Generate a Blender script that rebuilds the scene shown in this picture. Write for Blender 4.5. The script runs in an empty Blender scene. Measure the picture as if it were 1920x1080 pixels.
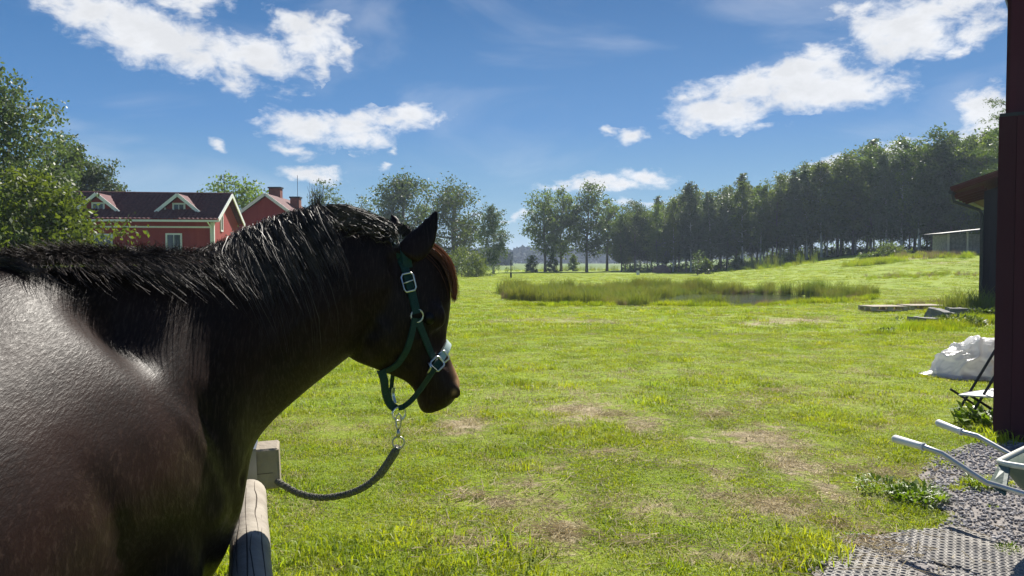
import bpy, bmesh, math, random
import numpy as np
from mathutils import Vector, Matrix
from mathutils.bvhtree import BVHTree

random.seed(7); np.random.seed(7)
rad = math.radians
SC = bpy.context.scene
COL = SC.collection

# ------------------------------------------------------------------ camera
F_PX = 1478.0                      # focal length for a 1920 px wide picture
PITCH = math.atan(50.0 / F_PX)
CAMZ = 1.65
cam_d = bpy.data.cameras.new('camera')
cam_d.sensor_width = 36.0
cam_d.lens = 36.0 * F_PX / 1920.0
cam_d.clip_start = 0.05
cam_d.clip_end = 6000
cam = bpy.data.objects.new('camera', cam_d)
COL.objects.link(cam)
cam.location = (0, 0, CAMZ)
cam.rotation_euler = (math.pi / 2 - PITCH, 0, 0)
SC.camera = cam

SUN_AZ, SUN_EL = 22.0, 43.0        # degrees right of +Y, degrees up

# ------------------------------------------------------------------ exposure
SC.view_settings.view_transform = 'Standard'
SC.view_settings.look = 'None'
SC.view_settings.exposure = 0.85
SC.view_settings.gamma = 1.0
SC.view_settings.use_curve_mapping = False
SC.render.engine = 'CYCLES'
SC.cycles.max_bounces = 7
SC.cycles.volume_bounces = 0
SC.cycles.transparent_max_bounces = 8
SC.cycles.use_denoising = True
SC.cycles.sample_clamp_indirect = 6.0

# ------------------------------------------------------------------ sun
sun_d = bpy.data.lights.new('sun', 'SUN')
sun_d.energy = 5.0
sun_d.angle = rad(0.53)
sun_d.color = (1.0, 0.95, 0.86)
sun = bpy.data.objects.new('sun', sun_d)
COL.objects.link(sun)
sdir = Vector((math.sin(rad(SUN_AZ)) * math.cos(rad(SUN_EL)),
               math.cos(rad(SUN_AZ)) * math.cos(rad(SUN_EL)),
               math.sin(rad(SUN_EL))))
sun.rotation_euler = sdir.to_track_quat('Z', 'Y').to_euler()
sun.location = (20, 30, 40)

# ------------------------------------------------------------------ world: sky with clouds by direction
world = bpy.data.worlds.new('World')
SC.world = world
world.use_nodes = True
world.cycles.sampling_method = 'MANUAL'
world.cycles.sample_map_resolution = 256
wt = world.node_tree
wt.nodes.clear()
def wn(kind, **kw):
    n = wt.nodes.new(kind)
    for k, v in kw.items():
        setattr(n, k, v)
    return n
def wl(a, b):
    wt.links.new(a, b)
def wmath(op, a, b=None, c=None, clamp=False):
    n = wn('ShaderNodeMath', operation=op)
    n.use_clamp = clamp
    for i, v in enumerate((a, b, c)):
        if v is None: continue
        if isinstance(v, (int, float)): n.inputs[i].default_value = v
        else: wl(v, n.inputs[i])
    return n.outputs[0]
def wnoise(vec, scale, detail=4, rough=0.55, dist=0.0):
    n = wn('ShaderNodeTexNoise')
    n.inputs['Scale'].default_value = scale
    n.inputs['Detail'].default_value = detail
    n.inputs['Roughness'].default_value = rough
    n.inputs['Distortion'].default_value = dist
    wl(vec, n.inputs['Vector'])
    return n
def wvec(op, a, b=None, s=None):
    n = wn('ShaderNodeVectorMath', operation=op)
    wl(a, n.inputs[0])
    if b is not None:
        if isinstance(b, tuple): n.inputs[1].default_value = b
        else: wl(b, n.inputs[1])
    if s is not None: n.inputs['Scale'].default_value = s
    return n

sky = wn('ShaderNodeTexSky', sky_type='NISHITA')
sky.sun_disc = False
sky.sun_elevation = rad(SUN_EL)
sky.sun_rotation = rad(SUN_AZ)
sky.altitude = 0
sky.air_density = 1.15
sky.dust_density = 0.25
sky.ozone_density = 3.2
tc = wn('ShaderNodeTexCoord')
sep = wn('ShaderNodeSeparateXYZ'); wl(tc.outputs['Generated'], sep.inputs[0])
az = wmath('ARCTAN2', sep.outputs['X'], sep.outputs['Y'])
el = wmath('ARCSINE', sep.outputs['Z'])
comb = wn('ShaderNodeCombineXYZ'); wl(az, comb.inputs[0]); wl(el, comb.inputs[1])
Q = comb.outputs[0]
# stretched copy for the noise (clouds are wider than tall)
strq = wvec('MULTIPLY', Q, (1.0, 1.7, 1.0)).outputs[0]
w1 = wnoise(strq, 9.0, 4, 0.6)
w1c = wvec('SUBTRACT', w1.outputs['Color'], (0.5, 0.5, 0.5)).outputs[0]
w1s = wvec('MULTIPLY', w1c, (0.075, 0.045, 0.0)).outputs[0]
w2 = wnoise(strq, 34.0, 3, 0.6)
w2c = wvec('SUBTRACT', w2.outputs['Color'], (0.5, 0.5, 0.5)).outputs[0]
w2s = wvec('MULTIPLY', w2c, (0.030, 0.018, 0.0)).outputs[0]
QW = wvec('ADD', wvec('ADD', Q, w1s).outputs[0], w2s).outputs[0]
CLOUDS = [  # pixel centre, half sizes, tilt (deg, + = rising to the right), weight
 (300,72,250,52,-19,1), (170,8,150,44,-14,1), (350,2,90,24,0,.8), (470,100,140,42,-6,1), (590,72,92,50,-12,.95),
 (545,48,60,26,-35,.8), (650,85,30,20,0,.8), (600,120,30,24,0,.75), (435,164,46,24,-28,.8), (520,160,60,14,0,.28),
 (560,232,85,30,-4,1), (660,236,110,40,4,1), (765,218,90,26,8,.95), (562,278,60,16,-12,.75), (700,258,60,22,20,.6),
 (410,264,22,14,-5,.7), (590,328,76,16,2,.95), (618,338,34,17,0,.7), (724,313,18,12,0,.65), (738,281,16,12,0,.6),
 (1345,214,105,36,-3,1.1), (1400,168,125,48,16,1), (1535,162,175,46,-5,1.15), (1490,128,110,34,3,1.1), (1300,180,50,28,20,.6),
 (1197,250,36,19,12,.9), (1146,243,26,10,-8,.7), (1640,160,80,22,-8,.7), (1420,240,60,12,0,.5),
 (1700,52,120,62,5,1.1), (1745,16,150,38,0,1), (1800,95,36,18,22,.75), (1850,40,60,40,10,.7), (1620,20,55,30,0,.75),
 (1100,346,68,20,-6,1), (1212,330,76,19,-3,1), (1160,350,60,15,6,.8), (1035,352,40,8,0,.4),
 (1860,226,70,58,38,1.15), (1800,262,60,35,25,.8), (1700,284,90,30,14,1), (1560,316,55,17,10,.9), (1465,338,36,12,8,.7),
 (960,408,85,7,0,.5), (1200,386,150,9,0,.42),
]
def px_dir(px, py):
    u = (px - 960) / F_PX; v = (540 - py) / F_PX
    return (u, math.cos(PITCH) + v * math.sin(PITCH), -math.sin(PITCH) + v * math.cos(PITCH))
def azel(px, py):
    d = px_dir(px, py); L = math.sqrt(sum(c * c for c in d))
    return math.atan2(d[0], d[1]), math.asin(d[2] / L)
acc = None
for (cx, cy, rx, ry, rot, wgt) in CLOUDS:
    a, e = azel(cx, cy)
    a2, e2 = azel(cx + rx * 0.5, cy); a3, e3 = azel(cx - rx * 0.5, cy)
    m = wn('ShaderNodeMapping', vector_type='TEXTURE')
    m.inputs['Location'].default_value = (a, e, 0)
    m.inputs['Rotation'].default_value = (0, 0, rad(rot))
    m.inputs['Scale'].default_value = ((a2 - a3) * 1.12, ry / F_PX * 1.12, 1)
    wl(QW, m.inputs['Vector'])
    ln = wvec('LENGTH', m.outputs[0]).outputs['Value']
    v = wmath('MULTIPLY_ADD', ln, -wgt, wgt)
    acc = v if acc is None else wmath('MAXIMUM', acc, v)
# beyond the part of the sky in view the fair-weather clouds go on
big = wnoise(strq, 3.2, 5, 0.55).outputs['Fac']
gen = wmath('MULTIPLY_ADD', big, 5.0, -3.0)
side = wn('ShaderNodeMapRange'); side.interpolation_type = 'SMOOTHSTEP'
side.inputs['From Min'].default_value = rad(33); side.inputs['From Max'].default_value = rad(42)
wl(wmath('ABSOLUTE', az), side.inputs['Value'])
up = wn('ShaderNodeMapRange'); up.interpolation_type = 'SMOOTHSTEP'
up.inputs['From Min'].default_value = rad(19); up.inputs['From Max'].default_value = rad(25)
wl(el, up.inputs['Value'])
gate = wmath('MAXIMUM', side.outputs[0], up.outputs[0])
gen2 = wmath('MULTIPLY', gen, gate)
acc = wmath('MAXIMUM', acc, gen2)
fb = wnoise(strq, 26.0, 8, 0.62, 0.35).outputs['Fac']
fb2 = wnoise(strq, 80.0, 6, 0.65, 0.2).outputs['Fac']
dn = wmath('MULTIPLY_ADD', fb, 1.75, -0.86)
dn = wmath('MULTIPLY_ADD', fb2, 0.40, wmath('ADD', dn, -0.20))
gsel = wmath('GREATER_THAN', acc, 0.0)
dens = wmath('ADD', acc, wmath('MULTIPLY', dn, gsel))
al = wn('ShaderNodeMapRange'); al.interpolation_type = 'SMOOTHSTEP'
al.inputs['From Min'].default_value = 0.02; al.inputs['From Max'].default_value = 0.78
wl(dens, al.inputs['Value'])
shd = wnoise(strq, 17.0, 5, 0.55).outputs['Fac']
core = wn('ShaderNodeMapRange'); core.inputs['From Min'].default_value = 0.35; core.inputs['From Max'].default_value = 0.75
core.inputs['To Min'].default_value = 1.0; core.inputs['To Max'].default_value = 0.80
wl(wmath('MULTIPLY_ADD', dens, 0.35, wmath('MULTIPLY', shd, 0.75)), core.inputs['Value'])
CLOUD_RAD = 6.9
ccol = wn('ShaderNodeMixRGB', blend_type='MULTIPLY'); ccol.inputs[0].default_value = 1.0
ccol.inputs[1].default_value = (CLOUD_RAD * 0.985, CLOUD_RAD * 1.0, CLOUD_RAD * 1.03, 1)
wl(core.outputs[0], ccol.inputs[2])
elr = wn('ShaderNodeMapRange'); elr.inputs['From Min'].default_value = 0.0; elr.inputs['From Max'].default_value = rad(60)
wl(el, elr.inputs['Value'])
ramp = wn('ShaderNodeValToRGB')
SKY_STOPS = [(0.0, (.33, .52, .66)), (0.06, (.17, .38, .60)), (0.16, (.070, .235, .54)), (0.32, (.015, .120, .345)), (0.55, (.015, .09, .28)), (1.0, (.012, .06, .21))]
while len(ramp.color_ramp.elements) < len(SKY_STOPS): ramp.color_ramp.elements.new(0.5)
for e_, (p_, c_) in zip(ramp.color_ramp.elements, SKY_STOPS): e_.position = p_; e_.color = c_ + (1,)
wl(elr.outputs[0], ramp.inputs[0])
clear = wvec('SCALE', ramp.outputs[0], s=7.0).outputs[0]
skyg = wn('ShaderNodeMixRGB'); skyg.inputs[0].default_value = 0.90
wl(sky.outputs[0], skyg.inputs[1]); wl(clear, skyg.inputs[2])
vn_ = wnoise(wvec('MULTIPLY', Q, (1.0, 2.6, 1.0)).outputs[0], 4.0, 5, 0.5, 0.6).outputs['Fac']
veil = wn('ShaderNodeMapRange'); veil.interpolation_type = 'SMOOTHSTEP'
veil.inputs['From Min'].default_value = 0.47; veil.inputs['From Max'].default_value = 0.74; veil.inputs['To Max'].default_value = 0.22
wl(vn_, veil.inputs['Value'])
mx = wn('ShaderNodeMixRGB'); wl(wmath('MAXIMUM', wmath('MULTIPLY', al.outputs[0], 0.97), veil.outputs[0]), mx.inputs[0]); wl(skyg.outputs[0], mx.inputs[1]); wl(ccol.outputs[0], mx.inputs[2])
bg = wn('ShaderNodeBackground'); bg.inputs['Strength'].default_value = 0.082
wl(mx.outputs[0], bg.inputs['Color'])
wo = wn('ShaderNodeOutputWorld'); wl(bg.outputs[0], wo.inputs[0])

# ================================================================== helpers
def P(px, py, Y):
    """point at world depth Y seen at a pixel of the 1920x1080 photograph"""
    d = px_dir(px, py)
    k = Y / d[1]
    return Vector((d[0] * k, Y, CAMZ + d[2] * k))
def sstep(t):
    t = np.clip(t, 0, 1); return t * t * (3 - 2 * t)
POND = (8.0, 38.2, 8.5, 9.6)
def gh(x, y):
    x = np.asarray(x, float); y = np.asarray(y, float)
    h = 2.5 * sstep((x - 0.19 * y - 3) / 24) * sstep((y - 34) / 45)
    h = h + 0.9 * sstep((-x - 8) / 14) * sstep((y - 22) / 16) * (1 - sstep((y - 70) / 40))
    h = h + 0.03 * np.sin(x * 0.9 + y * 0.35) * sstep((y - 6) / 10) + 0.05 * np.sin(x * 0.23 - y * 0.31 + 1) * sstep((y - 8) / 12)
    r = np.sqrt(((x - POND[0]) / POND[2]) ** 2 + ((y - POND[1]) / POND[3]) ** 2)
    h = h - 0.42 * sstep((1.02 - r) / 0.25)
    return h
def ghf(x, y): return float(gh(x, y))
_YS = 1.03 ** np.arange(0, 203)
def G(px, py, ymax=400):
    """where the ray through a pixel meets the ground"""
    d = px_dir(px, py)
    lo, hi = 1.0, ymax
    f = lambda Y: CAMZ + d[2] * Y / d[1] - ghf(d[0] * Y / d[1], Y)
    Ys = _YS; neg = (CAMZ + d[2] * Ys / d[1] - gh(d[0] * Ys / d[1], Ys)) < 0
    Y = Ys[np.argmax(neg)] if neg.any() else hi
    a, b = Y / 1.03, Y
    for _ in range(14):
        m = (a + b) / 2
        if f(m) < 0: b = m
        else: a = m
    return Vector((d[0] * b / d[1], b, ghf(d[0] * b / d[1], b)))
def Gz(px, py, z):
    d = px_dir(px, py); k = (z - CAMZ) / d[2]
    return Vector((d[0] * k, d[1] * k, z))
def on_ground(px, Y):
    x = (px - 960) / F_PX * Y * 1.0006
    return Vector((x, Y, ghf(x, Y)))

def tag(o, label=None, cat=None, group=None, kind=None):
    if label: o['label'] = label
    if cat: o['category'] = cat
    if group: o['group'] = group
    if kind: o['kind'] = kind
    return o
def empty(name, loc, label, cat, group=None, rz=0.0):
    o = bpy.data.objects.new(name, None)
    o.empty_display_size = 0.2
    COL.objects.link(o)
    o.location = loc; o.rotation_euler = (0, 0, rz)
    return tag(o, label, cat, group)
def link(name, me, m=None, parent=None, loc=None, rz=None):
    if m is not None and not me.materials: me.materials.append(m)
    o = bpy.data.objects.new(name, me)
    COL.objects.link(o)
    if parent is not None: o.parent = parent
    if loc is not None: o.location = loc
    if rz is not None: o.rotation_euler = (0, 0, rz)
    return o
def children(o): return [c for c in bpy.data.objects if c.parent == o]
def copy_tree(o, loc, rz=0.0, scale=None):
    r = o.copy(); COL.objects.link(r); r.location = loc; r.rotation_euler = (0, 0, rz)
    if scale: r.scale = scale
    for c in KIDS.get(o.name, None) or children(o):
        k = c.copy(); COL.objects.link(k); k.parent = r
        for g in (children(c) if c.name not in LEAFS else ()):
            q = g.copy(); COL.objects.link(q); q.parent = k
    return r
KIDS, LEAFS = {}, set()

class MB:
    def __init__(s): s.v = []; s.f = []
    def add(s, vs, fs):
        n = len(s.v); s.v += [tuple(v) for v in vs]; s.f += [tuple(i + n for i in f) for f in fs]; return s
    def box(s, c, d, rz=0.0, M=None, taper=1.0):
        hx, hy, hz = d[0] / 2, d[1] / 2, d[2] / 2
        vs = []
        for z in (-hz, hz):
            t = taper if z > 0 else 1.0
            for x, y in ((-hx, -hy), (hx, -hy), (hx, hy), (-hx, hy)):
                vs.append(Vector((x * t, y * t, z)))
        R = M if M is not None else Matrix.Rotation(rz, 3, 'Z')
        c = Vector(c)
        return s.add([c + R @ v for v in vs], [(0, 3, 2, 1), (4, 5, 6, 7), (0, 1, 5, 4), (1, 2, 6, 5), (2, 3, 7, 6), (3, 0, 4, 7)])
    def beam(s, a, b, w, h, up=(0, 0, 1)):
        a = Vector(a); b = Vector(b); d = b - a; L = d.length; d.normalize()
        u = Vector(up); sd = d.cross(u)
        if sd.length < 1e-4: sd = d.cross(Vector((1, 0, 0)))
        sd.normalize(); u = sd.cross(d)
        M = Matrix((sd, d, u)).transposed()
        return s.box((a + b) / 2, (w, L, h), M=M)
    def tube(s, path, radii, n=8, cap=True, closed=False):
        path = [Vector(p) for p in path]
        if isinstance(radii, (int, float)): radii = [radii] * len(path)
        m = len(path); up = None; base = len(s.v); vs = []; fs = []
        for i, p in enumerate(path):
            if closed: t = path[(i + 1) % m] - path[i - 1]
            else: t = path[min(i + 1, m - 1)] - path[max(i - 1, 0)]
            t.normalize()
            if up is None:
                up = Vector((0, 0, 1)) if abs(t.z) < 0.9 else Vector((1, 0, 0))
            sd = t.cross(up)
            if sd.length < 1e-5: sd = t.cross(Vector((0.3, 1, 0.2)))
            sd.normalize(); up = sd.cross(t)
            for k in range(n):
                a = 2 * math.pi * k / n
                vs.append(p + (sd * math.cos(a) + up * math.sin(a)) * radii[i])
        for i in range(m if closed else m - 1):
            j = (i + 1) % m
            for k in range(n):
                k2 = (k + 1) % n
                fs.append((i * n + k, i * n + k2, j * n + k2, j * n + k))
        if cap and not closed:
            fs.append(tuple(range(n - 1, -1, -1))); fs.append(tuple((m - 1) * n + k for k in range(n)))
        return s.add(vs, fs)
    def ring(s, c, axis, R, r, n=16, k=6):
        c = Vector(c); ax = Vector(axis).normalized(); q = ax.to_track_quat('Z', 'Y')
        pts = [c + q @ Vector((R * math.cos(2 * math.pi * i / n), R * math.sin(2 * math.pi * i / n), 0)) for i in range(n)]
        return s.tube(pts, r, k, closed=True)
    def ribbon(s, pts, normals, width, thick, sides=None):
        """strap: flat cross-section of width x thick following pts, its face along normals"""
        m = len(pts); vs = []; fs = []
        pts = [Vector(p) for p in pts]
        for i, p in enumerate(pts):
            t = (pts[min(i + 1, m - 1)] - pts[max(i - 1, 0)]).normalized()
            nn = Vector(normals[i]).normalized(); sd = t.cross(nn).normalized(); nn = sd.cross(t)
            w = width / 2
            for a, b in ((-w, 0), (-w * .85, thick), (w * .85, thick), (w, 0)):
                vs.append(p + sd * a + nn * b)
        for i in range(m - 1):
            for k in range(4):
                k2 = (k + 1) % 4
                fs.append((i * 4 + k, (i + 1) * 4 + k, (i + 1) * 4 + k2, i * 4 + k2))
        fs.append((0, 1, 2, 3)); fs.append(tuple((m - 1) * 4 + k for k in (3, 2, 1, 0)))
        return s.add(vs, fs)
    def mesh(s, name, m=None, smooth=False, bevel=0):
        me = bpy.data.meshes.new(name)
        me.from_pydata([tuple(v) for v in s.v], [], s.f)
        me.validate()
        if bevel:
            bm = bmesh.new(); bm.from_mesh(me)
            bmesh.ops.bevel(bm, geom=bm.edges[:], offset=bevel, segments=1, affect='EDGES')
            bm.to_mesh(me); bm.free()
        if smooth: me.shade_smooth()
        if m: me.materials.append(m)
        return me
    def obj(s, name, m, parent=None, smooth=False, bevel=0, loc=None, rz=None):
        return link(name, s.mesh(name, m, smooth, bevel), None, parent, loc, rz)

def poly_mesh(name, V, k, m=None, smooth=False):
    """V: (N,k,3) separate polygons of k corners"""
    V = np.asarray(V, np.float32); n = len(V)
    me = bpy.data.meshes.new(name)
    me.vertices.add(n * k); me.vertices.foreach_set('co', V.reshape(-1))
    me.loops.add(n * k); me.loops.foreach_set('vertex_index', np.arange(n * k, dtype=np.int32))
    me.polygons.add(n); me.polygons.foreach_set('loop_start', np.arange(n, dtype=np.int32) * k)
    me.update(calc_edges=True)
    if smooth: me.shade_smooth()
    if m: me.materials.append(m)
    return me
def idx_mesh(name, V, Fq, m=None, smooth=False):
    V = np.asarray(V, np.float32); Fq = np.asarray(Fq, np.int32); n, k = Fq.shape
    me = bpy.data.meshes.new(name)
    me.vertices.add(len(V)); me.vertices.foreach_set('co', V.reshape(-1))
    me.loops.add(n * k); me.loops.foreach_set('vertex_index', Fq.reshape(-1))
    me.polygons.add(n); me.polygons.foreach_set('loop_start', np.arange(n, dtype=np.int32) * k)
    me.update(calc_edges=True)
    if smooth: me.shade_smooth()
    if m: me.materials.append(m)
    return me

# ------------------------------------------------------------------ materials
MATS = {}
def pmat(name, c1, c2=None, scale=5.0, rough=0.8, bump=0.0, bscale=None, stretch=(1, 1, 1), metal=0.0, trans=0.0, tcol=None,
         coords='Object', detail=5, spec=0.4, sheen=0.0, per_obj=0.0, lo=0.35, hi=0.65, coat=0.0, bdist=0.01, wave=None):
    m = bpy.data.materials.new(name); m.use_nodes = True; MATS[name] = m
    t = m.node_tree; b = t.nodes['Principled BSDF']; out = t.nodes['Material Output']
    N = t.nodes.new; L = t.links.new
    b.inputs['Roughness'].default_value = rough; b.inputs['Metallic'].default_value = metal
    b.inputs['Specular IOR Level'].default_value = spec
    b.inputs['Sheen Weight'].default_value = sheen
    b.inputs['Coat Weight'].default_value = coat
    tcn = N('ShaderNodeTexCoord'); mp = N('ShaderNodeMapping'); mp.inputs['Scale'].default_value = stretch
    if coords == 'World':
        g = N('ShaderNodeNewGeometry'); L(g.outputs['Position'], mp.inputs['Vector'])
    else: L(tcn.outputs[coords], mp.inputs['Vector'])
    col = None
    if c2 is not None:
        n1 = N('ShaderNodeTexNoise'); n1.inputs['Scale'].default_value = scale; n1.inputs['Detail'].default_value = detail; n1.inputs['Roughness'].default_value = 0.62
        L(mp.outputs[0], n1.inputs['Vector'])
        mr = N('ShaderNodeMapRange'); mr.inputs['From Min'].default_value = lo; mr.inputs['From Max'].default_value = hi
        L(n1.outputs['Fac'], mr.inputs['Value'])
        mixn = N('ShaderNodeMixRGB'); mixn.inputs[1].default_value = (*c1, 1); mixn.inputs[2].default_value = (*c2, 1)
        L(mr.outputs[0], mixn.inputs[0]); col = mixn.outputs[0]
    else:
        rgb = N('ShaderNodeRGB'); rgb.outputs[0].default_value = (*c1, 1); col = rgb.outputs[0]
    if per_obj:
        oi = N('ShaderNodeObjectInfo'); hs = N('ShaderNodeHueSaturation')
        mv = N('ShaderNodeMapRange'); mv.inputs['To Min'].default_value = 1 - per_obj; mv.inputs['To Max'].default_value = 1 + per_obj
        L(oi.outputs['Random'], mv.inputs['Value']); L(mv.outputs[0], hs.inputs['Value'])
        mh = N('ShaderNodeMapRange'); mh.inputs['To Min'].default_value = 0.5 - per_obj * .06; mh.inputs['To Max'].default_value = 0.5 + per_obj * .06
        mm = N('ShaderNodeMath'); mm.operation = 'FRACT'; mq = N('ShaderNodeMath'); mq.operation = 'MULTIPLY'; mq.inputs[1].default_value = 7.31
        L(oi.outputs['Random'], mq.inputs[0]); L(mq.outputs[0], mm.inputs[0]); L(mm.outputs[0], mh.inputs['Value']); L(mh.outputs[0], hs.inputs['Hue'])
        L(col, hs.inputs['Color']); col = hs.outputs[0]
    L(col, b.inputs['Base Color'])
    if bump:
        nb = N('ShaderNodeTexNoise'); nb.inputs['Scale'].default_value = bscale or scale * 4; nb.inputs['Detail'].default_value = 5
        L(mp.outputs[0], nb.inputs['Vector'])
        bn = N('ShaderNodeBump'); bn.inputs['Strength'].default_value = bump; bn.inputs['Distance'].default_value = bdist
        L(nb.outputs['Fac'], bn.inputs['Height']); L(bn.outputs[0], b.inputs['Normal'])
    if trans:
        tr = N('ShaderNodeBsdfTranslucent'); ms = N('ShaderNodeMixShader'); ms.inputs[0].default_value = trans
        if tcol is None: L(col, tr.inputs['Color'])
        else:
            tm = N('ShaderNodeMixRGB'); tm.blend_type = 'MULTIPLY'; tm.inputs[0].default_value = 1; tm.inputs[2].default_value = (*tcol, 1)
            L(col, tm.inputs[1]); L(tm.outputs[0], tr.inputs['Color'])
        L(b.outputs[0], ms.inputs[1]); L(tr.outputs[0], ms.inputs[2]); L(ms.outputs[0], out.inputs['Surface'])
    return m

M_bark = pmat('bark', (.09, .07, .055), (.18, .155, .13), 8, .9, .6, 30, (1, 1, .25))
M_birch = pmat('birch_bark', (.55, .53, .5), (.10, .09, .08), 3, .8, .3, 20, (1, 1, .5), lo=.5, hi=.62)
M_leaf = pmat('leaf', (.072, .112, .024), (.140, .18, .040), .6, .5, spec=.35, trans=.48, tcol=(1.5, 1.55, .6), per_obj=.22)
M_leaf_dark = pmat('leaf_dark', (.060, .088, .028), (.120, .155, .046), .5, .5, spec=.35, trans=.48, tcol=(1.4, 1.5, .6), per_obj=.28)
M_leaf_grey = pmat('leaf_grey', (.078, .110, .050), (.125, .158, .066), 1.2, .5, spec=.4, trans=.35, tcol=(1.3, 1.4, .7), per_obj=.15)
M_leaf_bright = pmat('leaf_bright', (.080, .118, .026), (.125, .160, .038), 1.2, .5, spec=.35, trans=.45, tcol=(1.5, 1.5, .5), per_obj=.12)
M_grass = pmat('grass_blade', (.215, .300, .020), (.320, .385, .030), .8, .5, spec=.3, trans=.45, tcol=(1.45, 1.35, .45), coords='World', per_obj=.28)
M_drygrass = pmat('dry_grass_blade', (.34, .28, .12), (.46, .39, .19), 3, .7, trans=.3, coords='World', per_obj=.2)
M_reed = pmat('reed_blade', (.13, .195, .030), (.235, .24, .06), .6, .5, trans=.4, tcol=(1.4, 1.35, .6), coords='World')
M_weed = pmat('weed_leaf', (.11, .19, .015), (.17, .25, .03), 6, .45, .3, 40, trans=.4, tcol=(1.4, 1.4, .5))

# ================================================================== the ground
def soil_val(x, y):
    """how worn the lawn is at a spot (0 lush, 1 bare); a few real patches, described in metres"""
    v = np.zeros_like(x)
    for (cx, cy, rx, ry, w) in WORN:
        d = np.sqrt(((x - cx) / rx) ** 2 + ((y - cy) / ry) ** 2)
        v = np.maximum(v, w * np.clip(1.25 - d, 0, 1))
    return v
WORN = []
for (px, py, rx, ry, w) in [(1090, 775, 90, 26, .8), (870, 800, 60, 26, .8), (1210, 800, 60, 22, .7), (1430, 825, 120, 32, .8),
                            (1490, 880, 70, 40, .75), (1460, 960, 90, 30, .85), (1060, 1010, 60, 50, .8), (1230, 960, 90, 26, .5),
                            (1570, 990, 90, 14, .9), (1020, 950, 80, 26, .5), (1560, 930, 50, 30, .7), (1330, 775, 60, 18, .45),
                            (1100, 740, 120, 14, .4), (1500, 600, 90, 7, .7), (1080, 602, 180, 4, .7), (1430, 606, 140, 4, .6), (760, 830, 60, 14, .4),
                            (950, 870, 70, 22, .45), (1350, 900, 60, 16, .5), (1640, 870, 50, 24, .4), (1700, 486, 130, 3, .8), (1780, 492, 60, 4, .8)]:
    a = G(px, py); b = G(px, py - ry); c = G(px, py + ry)
    WORN.append((a.x, a.y, rx / F_PX * a.y, max(.05, (b.y - c.y) / 2), w))

_r = random.Random(3)
for _ in range(46):
    px, py = _r.uniform(820, 1680), _r.uniform(730, 1075); a = G(px, py)
    s_ = _r.uniform(.08, .30); WORN.append((a.x, a.y, s_ * _r.uniform(.8, 2.0), s_ * .8, _r.uniform(.3, .65)))
def nonuni(lo, hi, n, p):
    t = np.linspace(-1, 1, n)
    return t
xs = np.sign(np.linspace(-1, 1, 241)) * (np.abs(np.linspace(-1, 1, 241)) ** 2.6)
xs = xs * 850 + np.linspace(-1, 1, 241) * 60
ys = (np.linspace(0, 1, 261) ** 3.4) * 1150 + np.linspace(0, 1, 261) * 60 - 25
X, Yg = np.meshgrid(xs, ys)
Z = gh(X, Yg)
V = np.stack([X, Yg, Z], -1).reshape(-1, 3)
nx, ny = len(xs), len(ys)
i = np.arange(ny - 1)[:, None] * nx + np.arange(nx - 1)[None, :]
Fq = np.stack([i, i + 1, i + 1 + nx, i + nx], -1).reshape(-1, 4)

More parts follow.
